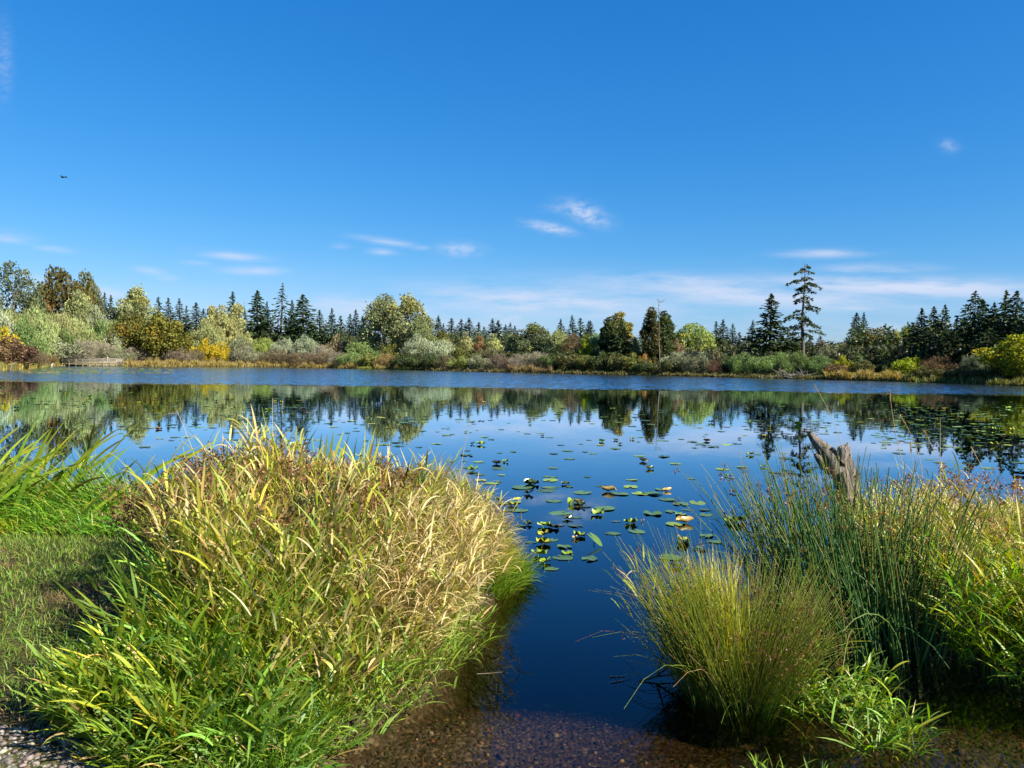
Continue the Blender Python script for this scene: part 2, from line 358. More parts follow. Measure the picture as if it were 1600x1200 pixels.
# wind-ruffled water beyond ~57 m, calm water this side of it
edge = noise(.05, 3, (1, 1, 1)); 
yb = mathn(t, 'MULTIPLY_ADD', sx.outputs[0], 0.05, sx.outputs[1])
dd = mathn(t, 'ADD', yb, mathn(t, 'MULTIPLY_ADD', edge.outputs[0], 14, -7))
ruff = N(t, 'ShaderNodeMapRange'); ruff.interpolation_type = 'SMOOTHSTEP'; ruff.inputs[1].default_value = 50; ruff.inputs[2].default_value = 56; lk(t, dd, ruff.inputs[0])
# gentle swell fades in with distance on the calm part
calm = N(t, 'ShaderNodeMapRange'); calm.inputs[1].default_value = 8; calm.inputs[2].default_value = 45; calm.inputs[3].default_value = .004; calm.inputs[4].default_value = .028; lk(t, sx.outputs[1], calm.inputs[0])
bandn = noise(.25, 2, (.35, 1.0, 1)); bandf = mathn(t, 'MULTIPLY_ADD', bandn.outputs[0], 1.6, .1)
camp = mathn(t, 'MULTIPLY', calm.outputs[0], bandf)
nA = noise(5.0, 3, (.8, 1.6, 1)); nB = noise(2.6, 4, (.7, 1.5, 1), (5, 3, 0)); 
half = (-.5, -.5, -.5)
sa = vm('SCALE', vm('MULTIPLY', vm('ADD', nA.outputs['Color'], half), (.5, 1, 0)), s=camp)
rs = mathn(t, 'MULTIPLY', ruff.outputs[0], mathn(t, 'MULTIPLY_ADD', bandn.outputs[0], .5, .50))
sb = vm('SCALE', vm('MULTIPLY', vm('ADD', nB.outputs['Color'], half), (1.0, 1.45, 0)), s=rs)
nor = vm('NORMALIZE', vm('ADD', vm('ADD', sa, sb), (0, 0, 1)))
gl = N(t, 'ShaderNodeBsdfGlossy'); gl.distribution = 'GGX'; lk(t, nor, gl.inputs['Normal'])
gr = N(t, 'ShaderNodeMapRange'); gr.inputs[3].default_value = .0; gr.inputs[4].default_value = .12; lk(t, ruff.outputs[0], gr.inputs[0]); lk(t, gr.outputs[0], gl.inputs['Roughness'])
gl.inputs['Color'].default_value = (.74, .88, 1, 1)
# Schlick reflectance from the angle to the (gently perturbed) surface, the same from above and below
nf = vm('NORMALIZE', vm('ADD', vm('ADD', sa, vm('SCALE', sb, s=.25)), (0, 0, 1)))
dt_ = t.nodes.new('ShaderNodeVectorMath'); dt_.operation = 'DOT_PRODUCT'; t.links.new(geo.outputs['Incoming'], dt_.inputs[0]); t.links.new(nf, dt_.inputs[1])
cs_ = mathn(t, 'ABSOLUTE', dt_.outputs['Value'], clamp=True)
F0 = mathn(t, 'MULTIPLY_ADD', mathn(t, 'POWER', mathn(t, 'SUBTRACT', 1.0, cs_), 5.0), .98, .02)
fr_out = mathn(t, 'MULTIPLY', F0, mathn(t, 'MULTIPLY_ADD', F0, .6, 1.0), clamp=True)
tr = N(t, 'ShaderNodeBsdfTransparent')
ms = N(t, 'ShaderNodeMixShader'); lk(t, fr_out, ms.inputs[0]); lk(t, tr.outputs[0], ms.inputs[1]); lk(t, gl.outputs[0], ms.inputs[2])
va = N(t, 'ShaderNodeVolumeAbsorption'); va.inputs['Color'].default_value = (.46, .38, .20, 1); va.inputs['Density'].default_value = 4.6
o = N(t, 'ShaderNodeOutputMaterial'); lk(t, ms.outputs[0], o.inputs[0]); lk(t, va.outputs[0], o.inputs['Volume'])
wmb = MB(); X0, X1, Y0, Y1 = -130, 90, 1.2, 200
wmb.add([(X0, Y0, 0), (X1, Y0, 0), (X1, Y1, 0), (X0, Y1, 0), (X0, Y0, -4), (X1, Y0, -4), (X1, Y1, -4), (X0, Y1, -4)],
        q=[(0, 1, 2, 3), (7, 6, 5, 4), (0, 4, 5, 1), (1, 5, 6, 2), (2, 6, 7, 3), (3, 7, 4, 0)])
tag(wmb.build('lake_water', m), kind='structure')
# ------------------------------------------------------------------ tree kinds (unit ~ metres, crown ready to be scaled)
class Kind: pass
def make_kind(crown, trunk, w, h):
    k = Kind(); k.crown = crown; k.trunk = trunk; k.w = w; k.h = h; return k
def broad(seed, w, h, z0, lobes, nleaf, lsz, clump_r, shape='dome', up=.3, asp=.62, var=.22, tipcol=None, tipfrac=0.0, gaps=0.0, trunk_r=.22, twiggy=False):
    """crown of leafy clumps round limbs; w,h overall size, z0 underside of the crown"""
    global R
    R = np.random.default_rng(seed)
    ch = h - z0
    cs = []
    while len(cs) < lobes:
        u = R.uniform(-1, 1, 3); r = np.linalg.norm(u)
        if r > 1 or r < .35: continue
        zz = (u[2] + 1) / 2
        if shape == 'dome': wid = math.sqrt(max(0.02, 1 - max(0, zz - .3) ** 2 / .49)) ; wid = min(1, wid * (.75 + .25 * min(1, zz / .3)))
        elif shape == 'spire': wid = (1 - zz) ** .6 * (.5 + .5 * min(1, zz / .15)) + .06
        elif shape == 'bush': wid = math.sqrt(max(0.02, 1 - zz ** 2.4))
        elif shape == 'column': wid = (1 - zz ** 2.2) ** .55 * .93 + .07
        else: wid = 1
        wid = wid ** .8
        k = .96 / max(r, .5) if R.random() < .65 else 1
        if shape == 'bush': rad = np.array([u[0], u[1]]) * k * wid
        else: rad = np.array([u[0], u[1]]) * k * wid
        cs.append((rad[0] * (w / 2 - clump_r * .7), rad[1] * (w / 2 - clump_r * .7), z0 + clump_r * .6 + zz * (ch - clump_r * 1.5)))
    cs = np.array(cs)
    cr = clump_r * R.uniform(.6, 1.25, len(cs))
    per = np.maximum(4, (nleaf * 1.45 * cr ** 2 / np.sum(cr ** 2)).astype(int))
    idx = np.repeat(np.arange(len(cs)), per); n = len(idx)
    d = rdir(n, .15); rad = cr[idx] * R.uniform(.35, 1.0, n) ** .6
    rad *= np.where(R.random(n) < .06, 1.35, 1)
    P = cs[idx] + d * rad[:, None] * np.array([1, 1, 1.0 + up * .3])
    P[:, 2] = np.maximum(P[:, 2], .05)
    cv = np.exp(R.normal(0, var * .7, len(cs)))[idx] * np.exp(R.normal(0, var * .6, n))
    col = np.ones((n, 3)) * cv[:, None] * np.exp(R.normal(0, .05, (n, 3)))
    if tipcol is not None:
        sel = (R.random(len(cs)) < tipfrac)[idx] & (R.random(n) < .8)
        col[sel] *= np.array(tipcol)
    mb = MB()
    dirv = d * .6 + rdir(n) * .7; dirv[:, 2] += up
    nrm = rdir(n, .2) * .7 + d * 1.0
    L = lsz * 1.0 * R.uniform(.6, 1.4, n); W = L * asp
    cards(mb, P, L, W, dirv, nrm, col)
    crown = mb.mesh('crown'); crown.materials.append(M_tree)
    tb = MB(); kx = R.normal(0, .06, (6, 2)) * w * .3; kx[0] = 0
    top = z0 + ch * .72
    path = [(kx[i, 0], kx[i, 1], top * i / 5) for i in range(6)]
    tube1(tb, path, [trunk_r * (1.15 - .18 * i) for i in range(6)], k=7)
    for i in range(min(14 if twiggy else 8, len(cs))):
        c = cs[R.integers(len(cs))]; a = R.uniform(.15, .7); s = np.array(path[0]) * (1 - a) + np.array(path[5]) * a; s[2] = min(s[2], c[2])
        mid = (s + c) / 2 + R.normal(0, .03 * w, 3)
        tube1(tb, [s, mid, c], [trunk_r * .45, trunk_r * .28, trunk_r * .08], k=4)
    tr = tb.mesh('trunk', True); tr.materials.append(M_bark)
    return make_kind(crown, tr, w, h)
def conifer(seed, w, h, z0=.4, levels=34, per=8, droop=.3, dens=1.0, power=.85, ragged=.25, card=.55, narrow_top=0.0, trunk_r=.22):
    global R
    R = np.random.default_rng(seed)
    mb = MB(); tb = MB()
    sway = R.normal(0, .03 * w, 2)
    tube1(tb, [(0, 0, 0), (sway[0] * .3, sway[1] * .3, h * .33), (sway[0] * .7, sway[1], h * .66), (sway[0], sway[1], h * .985)], [trunk_r, trunk_r * .75, trunk_r * .4, .02], k=7)
    az0 = 0
    Ps, Ds, Ls, Cs = [], [], [], []
    bulge = 1 + .18 * np.sin(R.uniform(0, 6, 1) + np.linspace(0, 9, levels))
    for i in range(levels):
        f = i / (levels - 1); z = z0 + (h - z0) * (f ** .9) * .985
        rad = w / 2 * ((1 - f) ** power) * bulge[i] + .05 * w * (1 - f) + .04
        rad *= min(1, .62 + f * 3)
        nb = max(4, int(per * (1 - .4 * f)))
        for b in range(nb):
            a = az0 + b * 2 * math.pi / nb + R.normal(0, .3); rl = rad * (1 + R.normal(0, ragged)); rl = max(rl, .08)
            if R.random() < .10: rl *= .45
            nn = max(3, int(dens * (3 + rl * 4.2)))
            tt = R.uniform(.12, 1.0, nn) ** .75
            hh = -droop * rl * tt ** 1.3 + .12 * rl * tt ** 4 + R.normal(0, .05 * card, nn)
            lat = R.normal(0, .16, nn) * rl * (.35 + tt * .5)
            ca, sa_ = math.cos(a), math.sin(a)
            P = np.stack([ca * rl * tt - sa_ * lat, sa_ * rl * tt + ca * lat, z + hh + R.normal(0, .02 * h, 1) * .3], 1)
            D = np.stack([ca * np.ones(nn), sa_ * np.ones(nn), -droop * 1.1 + .2 * tt + R.normal(0, .25, nn)], 1) + rdir(nn) * .55
            Ps.append(P); Ds.append(D); Ls.append(card * R.uniform(.6, 1.3, nn) * (.55 + .45 * (1 - f))); 
            Cs.append(np.exp(R.normal(0, .12)) * np.exp(R.normal(0, .2, nn)))
        az0 += 1.1
    P = np.concatenate(Ps); D = np.concatenate(Ds); L = np.concatenate(Ls); cv = np.concatenate(Cs)
    P[:, :2] += sway[None] * (P[:, 2:3] / h)
    col = np.ones((len(P), 3)) * cv[:, None] * np.exp(R.normal(0, .05, (len(P), 3)))
    cards(mb, P, L, L * .5, D, rdir(len(P), .8), col)
    crown = mb.mesh('crown'); crown.materials.append(M_needle)
    tr = tb.mesh('trunk', True); tr.materials.append(M_bark)
    return make_kind(crown, tr, w, h)

K = {}
K['cotton'] = [broad(11, 9, 13, 1.0, 70, 7500, .34, 1.15, 'dome', .5, tipcol=(1.25, 1.2, 1.0), tipfrac=.3, var=.26),
               broad(12, 8, 12, .8, 60, 6500, .34, 1.05, 'dome', .5, var=.26, tipcol=(1.3, 1.15, .8), tipfrac=.25)]
K['airy'] = [broad(21, 8, 13, 1.0, 75, 3600, .34, .95, 'dome', .4, var=.25), ]
K['maple'] = [broad(31, 9, 9, .6, 70, 6500, .33, 1.1, 'dome', .1, tipcol=(1.5, 1.05, .75), tipfrac=.2, var=.24),
              broad(32, 8, 8, .4, 60, 6000, .32, 1.0, 'dome', .1, tipcol=(1.35, 1.05, .75), tipfrac=.2, var=.24)]
K['willow'] = [broad(41, 7, 6, .1, 42, 5200, .30, .85, 'bush', .9, asp=.33, var=.24), broad(42, 6, 5, .1, 34, 4300, .28, .8, 'bush', .9, asp=.33, var=.24),
               broad(43, 8, 5.5, .1, 46, 5200, .30, .85, 'bush', 1.0, asp=.33, var=.26)]
K['shrub'] = [broad(51, 5, 3.6, .05, 34, 3600, .20, .62, 'bush', .4, var=.26, trunk_r=.07), broad(52, 4.2, 3.2, .05, 28, 3000, .19, .55, 'bush', .4, var=.26, trunk_r=.07)]
K['brush'] = [broad(61, 5, 3.2, .05, 40, 3400, .30, .6, 'bush', .9, asp=.13, var=.3, trunk_r=.05, twiggy=True), broad(62, 6, 3.4, .05, 44, 3800, .32, .65, 'bush', .9, asp=.13, var=.3, trunk_r=.05, twiggy=True)]
K['plume'] = [broad(71, 4, 9, .3, 46, 4200, .30, .62, 'spire', 1.3, asp=.35, var=.24), broad(72, 3.4, 8, .3, 40, 3800, .30, .6, 'spire', 1.3, asp=.35, var=.24)]
K['column'] = [broad(81, 4.4, 12, .3, 95, 6800, .30, .62, 'column', .3, var=.26, tipcol=(1.3, 1.1, .8), tipfrac=.2), broad(82, 4.2, 12, .3, 90, 6400, .30, .62, 'column', .3, var=.26, tipcol=(1.5, 1.1, .7), tipfrac=.25)]
K['birch'] = [broad(85, 5, 13, .8, 80, 4800, .30, .6, 'column', -.4, var=.24, tipcol=(1.4, 1.05, .6), tipfrac=.4)]
K['fir'] = [conifer(91, 5.6, 14, levels=46, per=10, droop=.35, card=.7, dens=1.15, power=.78), conifer(92, 5.0, 13, levels=42, per=10, droop=.25, card=.66, ragged=.3, dens=1.15, power=.8), conifer(93, 6.4, 14, levels=44, per=10, droop=.4, card=.75, power=.68, dens=1.1)]
K['slim'] = [conifer(95, 3.6, 12, levels=46, per=9, droop=.3, card=.55, ragged=.22, power=.78, dens=1.1), conifer(96, 3.4, 11, levels=44, per=9, droop=.25, card=.52, ragged=.28, power=.82, dens=1.1), conifer(94, 3.6, 11.5, levels=44, per=8, droop=.4, card=.6, ragged=.34, power=.75, dens=1.0)]
K['open'] = [conifer(97, 5.2, 14, levels=34, per=7, droop=.45, card=.6, ragged=.35, dens=1.0, power=.85)]
K['broadfir'] = [conifer(98, 8.0, 14, levels=40, per=11, droop=.35, card=.75, power=.62, ragged=.22, dens=1.05)]

def shore_at(px):
    xs = [p for p, y in far]; ys = [y for p, y in far]
    return float(np.interp(px, xs, ys))
PAL = dict(brnc=(.075, .075, .025), con=(.034, .056, .018), con2=(.036, .060, .034), conl=(.058, .082, .022), cot=(.205, .235, .10), cotd=(.10, .12, .055), mapd=(.09, .092, .028), map=(.125, .125, .022), mapo=(.095, .088, .026),
           wil=(.27, .30, .115), wils=(.30, .335, .20), wilg=(.15, .21, .065), olive=(.155, .165, .040), dkg=(.060, .085, .026), yel=(.36, .29, .015), yelg=(.27, .29, .018), red=(.13, .078, .045), redb=(.17, .125, .068),
           gray=(.25, .225, .15), grayg=(.20, .22, .12), tan=(.24, .16, .065), lime=(.215, .27, .065), pale=(.31, .31, .125), brn=(.15, .095, .045), brng=(.165, .145, .075), org=(.30, .15, .03), purp=(.175, .145, .095))
cnt = {}
def tree(kind, px, ytop, wpx, back, pal, label, cat='tree', name='tree', group=None, var=None, dz=0.0):
    """a tree or shrub: px of its axis, photo height of its top, crown width in photo px, metres behind the shoreline"""
    ks = K[kind]; i = cnt.get(kind, 0); cnt[kind] = i + 1
    k = ks[i % len(ks)] if var is None else ks[var]
    Y = shore_at(px) + back
    top = at_depth(px, ytop, Y); x = top.x; z0 = gz1(x, Y) - .08 + dz
    hh = (top.z - z0) * (1.06 if kind in ('slim', 'open') else 1.03); ww = wpx / F * Y * {'slim': 2.3, 'fir': 1.8, 'broadfir': 1.45, 'open': 1.7}.get(kind, 1.38)
    r = np.random.default_rng(int(px * 7 + ytop))
    root = empty(name, (x, Y, z0), r.uniform(0, 6.28), label, cat, group)
    if kind in ('slim', 'fir', 'open'):
        ww *= r.uniform(.82, 1.22); root.rotation_euler = (r.normal(0, .018), r.normal(0, .018), r.uniform(0, 6.28))
    root.scale = (ww / k.w * r.uniform(.92, 1.08), ww / k.w, hh / k.h)
    c = np.array(PAL[pal]) * np.exp(r.normal(0, .08)) * np.exp(r.normal(0, .025, 3))
    for nm, me in (('crown', k.crown), ('trunk', k.trunk)):
        o = bpy.data.objects.new(nm, me); C.objects.link(o); o.parent = root
        if nm == 'crown': o.color = (*c, 1)
    return root

T = [
 # --- far left
 ('airy', 20, 401, 66, 38, 'cotd', 'tall grey green cottonwood at the left edge of the skyline', 'tree', 'cottonwood_tree'),
 ('airy', 57, 446, 24, 42, 'dkg', 'thin dark tree between the left cottonwood and the brown tipped tree', 'tree', 'cottonwood_tree'),
 ('maple', 98, 413, 74, 45, 'mapo', 'tall broad dark tree with brown tipped crown on the far left skyline', 'tree', 'maple_tree'),
 ('maple', 133, 424, 46, 46, 'mapd', 'dark shoulder tree leaning against the tall brown tipped tree', 'tree', 'maple_tree'),
 ('cotton', 125, 456, 48, 24, 'cot', 'pale green cottonwood in front of the tall brown tipped tree', 'tree', 'cottonwood_tree'),
 ('slim', 160, 463, 14, 48, 'con', 'small dark conifer just right of the tall brown tipped tree', 'conifer', 'conifer_tree'),
 ('slim', 173, 467, 16, 48, 'con', 'small dark conifer left of the round pale cottonwood', 'conifer', 'conifer_tree'),
 ('cotton', 211, 448, 58, 42, 'cot', 'round pale green cottonwood above the olive maples', 'tree', 'cottonwood_tree'),
 ('slim', 250, 469, 17, 55, 'con2', 'blue green conifer right beside the round pale cottonwood', 'conifer', 'conifer_tree'),
 ('slim', 265, 471, 14, 55, 'con2', 'second conifer right of the round pale cottonwood', 'conifer', 'conifer_tree'),
 ('slim', 280, 472, 17, 52, 'con2', 'dark conifer rising over the right shoulder of the olive maple', 'conifer', 'conifer_tree'),
 ('slim', 292, 482, 14, 52, 'con2', 'short conifer right of the olive maple', 'conifer', 'conifer_tree'),
 ('slim', 306, 478, 20, 45, 'con', 'narrow green conifer halfway between olive maple and pale willows', 'conifer', 'conifer_tree'),
 ('slim', 320, 487, 14, 50, 'con2', 'short conifer touching the left of the pale willows', 'conifer', 'conifer_tree'),
 ('slim', 363, 461, 18, 48, 'con', 'conifer tip standing up behind the pale willow trees', 'conifer', 'conifer_tree'),
 ('slim', 384, 487, 14, 50, 'con2', 'small conifer between pale willows and the big dark fir', 'conifer', 'conifer_tree'),
 ('maple', 205, 486, 58, 12, 'map', 'round olive maple with yellow green crown, the left of the pair', 'tree', 'maple_tree'),
 ('maple', 256, 489, 66, 9, 'map', 'big round olive maple with rusty edges, the right of the pair', 'tree', 'maple_tree'),
 ('plume', 331, 479, 34, 20, 'pale', 'pale yellow green willow tree, leftmost of the tall pale three', 'tree', 'willow_tree'),
 ('plume', 348, 478, 36, 18, 'pale', 'pale plumed willow tree in the middle of the tall pale three', 'tree', 'willow_tree'),
 ('plume', 370, 476, 38, 19, 'pale', 'pale plumed willow tree, rightmost of the tall pale three', 'tree', 'willow_tree'),
 ('willow', 322, 505, 42, 12, 'pale', 'low pale willow at the foot of the tall pale three', 'willow', 'willow_bush'),
 # --- left thicket
 ('willow', -12, 476, 60, 30, 'wils', 'silver green willow cut by the left picture edge', 'willow', 'willow_bush'),
 ('willow', 20, 473, 54, 27, 'wil', 'silver green willow below the left cottonwood', 'willow', 'willow_bush'),
 ('willow', 52, 475, 54, 24, 'wil', 'yellow green willow in the left thicket under the thin dark tree', 'willow', 'willow_bush'),
 ('willow', 85, 482, 52, 22, 'wil', 'yellow green willow in the left thicket under the brown tipped tree', 'willow', 'willow_bush'),
 ('willow', 115, 488, 46, 18, 'wil', 'green willow below the pale front cottonwood', 'willow', 'willow_bush'),
 ('willow', 146, 484, 46, 22, 'wils', 'pale willow right of the pale front cottonwood', 'willow', 'willow_bush'),
 ('willow', 168, 494, 50, 16, 'wilg', 'green grey willow left of the olive maples', 'willow', 'willow_bush'),
 ('willow', 186, 512, 44, 10, 'wils', 'low silver willow sloping down beside the olive maples', 'willow', 'willow_bush'),
 ('willow', 40, 500, 50, 18, 'wilg', 'darker green willow in the middle of the left thicket', 'willow', 'willow_bush'),
 ('willow', 92, 508, 44, 13, 'wilg', 'green willow above the grey brush by the pier', 'willow', 'willow_bush'),
 ('willow', 135, 512, 44, 12, 'wil', 'willow bush above the pier railing', 'willow', 'willow_bush'),
 ('shrub', 10, 505, 40, 14, 'yel', 'bright yellow shrub at the left picture edge', 'shrub', 'yellow_shrub'),
 ('shrub', 14, 527, 66, 6, 'red', 'big rust brown shrub on the left point', 'shrub', 'rust_shrub'),
 ('shrub', -26, 530, 60, 6, 'brn', 'brown shrub cut by the left edge on the point', 'shrub', 'rust_shrub'),
 ('brush', 52, 545, 38, 4, 'redb', 'low red brown brush sloping down from the rust shrub', 'shrub', 'brush'),
 ('brush', 72, 553, 30, 4, 'tan', 'low tan brush touching the left end of the pier', 'shrub', 'brush'),
 ('shrub', 84, 527, 58, 9, 'grayg', 'grey green shrub behind the left end of the pier', 'shrub', 'grey_shrub'),
 ('brush', 122, 531, 56, 7, 'gray', 'grey twiggy shrub behind the middle of the pier', 'shrub', 'grey_shrub'),
 ('brush', 155, 532, 50, 7, 'gray', 'grey twiggy shrub behind the right end of the pier', 'shrub', 'grey_shrub'),
 ('brush', 185, 543, 40, 5, 'grayg', 'grey green shrub right beside the pier', 'shrub', 'grey_shrub'),
 ('brush', 216, 541, 40, 8, 'gray', 'grey brush under the left olive maple', 'shrub', 'grey_shrub'),
 ('shrub', 291, 531, 22, 9, 'yel', 'small yellow shrub right of the olive maple', 'shrub', 'yellow_shrub'),
 ('brush', 280, 543, 40, 5, 'purp', 'brown purple brush under the small yellow shrub', 'shrub', 'brush'),
 ('shrub', 321, 530, 27, 7, 'yel', 'bright yellow shrub, left one of the close pair', 'shrub', 'yellow_shrub'),
 ('shrub', 344, 531, 24, 7, 'yel', 'bright yellow shrub, right one of the close pair', 'shrub', 'yellow_shrub'),
 ('brush', 306, 545, 24, 5, 'brng', 'dull brown brush left of the yellow pair', 'shrub', 'brush'),
 ('willow', 378, 530, 44, 8, 'grayg', 'grey green willow right of the yellow shrub pair', 'willow', 'willow_bush'),
 ('brush', 385, 541, 44, 5, 'gray', 'pale grey brush below the big dark fir', 'shrub', 'grey_shrub'),
 # --- conifers left of centre
 ('fir', 402, 457, 42, 30, 'con', 'big dark fir, leftmost of the conifer cluster', 'conifer', 'fir_tree'),
 ('fir', 419, 474, 22, 36, 'con', 'dark fir squeezed between the big fir and the slender spruce', 'conifer', 'fir_tree'),
 ('open', 437, 449, 34, 34, 'con2', 'slender open spruce, tallest of the conifer cluster', 'conifer', 'spruce_tree'),
 ('fir', 457, 471, 20, 36, 'con', 'dark fir right of the slender spruce', 'conifer', 'fir_tree'),
 ('fir', 475, 463, 40, 28, 'con', 'broad dark fir, rightmost large one of the conifer cluster', 'conifer', 'fir_tree'),
 ('slim', 500, 489, 24, 34, 'conl', 'lighter green conifer right of the broad dark fir', 'conifer', 'conifer_tree'),
 ('fir', 517, 484, 24, 30, 'con', 'pointed dark conifer standing alone left of the big cottonwood', 'conifer', 'fir_tree'),
 ('slim', 533, 497, 14, 60, 'con2', 'short distant conifer right of the pointed dark one', 'conifer', 'conifer_tree'),
 ('slim', 545, 495, 13, 62, 'con2', 'short distant conifer midway to the big cottonwood', 'conifer', 'conifer_tree'),
 ('slim', 556, 488, 15, 62, 'con2', 'distant conifer just left of the big cottonwood', 'conifer', 'conifer_tree'),
 ('slim', 567, 497, 15, 60, 'con2', 'short distant conifer touching the big cottonwood', 'conifer', 'conifer_tree'),
 ('cotton', 600, 462, 64, 22, 'cot', 'huge pale cottonwood in the middle left, its left half', 'tree', 'cottonwood_tree'),
 ('cotton', 637, 460, 62, 24, 'cot', 'huge pale cottonwood in the middle left, its taller right half', 'tree', 'cottonwood_tree'),
 ('cotton', 656, 496, 34, 18, 'cot', 'lower right skirt tree of the huge cottonwood', 'tree', 'cottonwood_tree'),
 ('slim', 684, 498, 18, 60, 'con', 'conifer just right of the huge cottonwood', 'conifer', 'conifer_tree'),
 ('slim', 694, 509, 14, 62, 'con', 'small conifer over the round olive tree', 'conifer', 'conifer_tree'),
 ('maple', 688, 515, 36, 26, 'olive', 'round olive tree right of the huge cottonwood', 'tree', 'maple_tree'),
]
names_c = ['first', 'second', 'third', 'fourth', 'fifth', 'sixth', 'seventh', 'eighth', 'ninth', 'tenth']
for i_, (px, yt, ww) in enumerate([(706, 501, 22), (720, 503, 20), (732, 501, 20), (746, 507, 20), (757, 514, 14), (767, 502, 16), (780, 504, 20), (788, 511, 14), (797, 508, 16)]):
    T.append(('slim', px, yt, ww, 70, 'con2', f'{names_c[i_]} conifer from the left in the middle skyline row', 'conifer', 'conifer_tree', 'distant conifers on the middle skyline'))
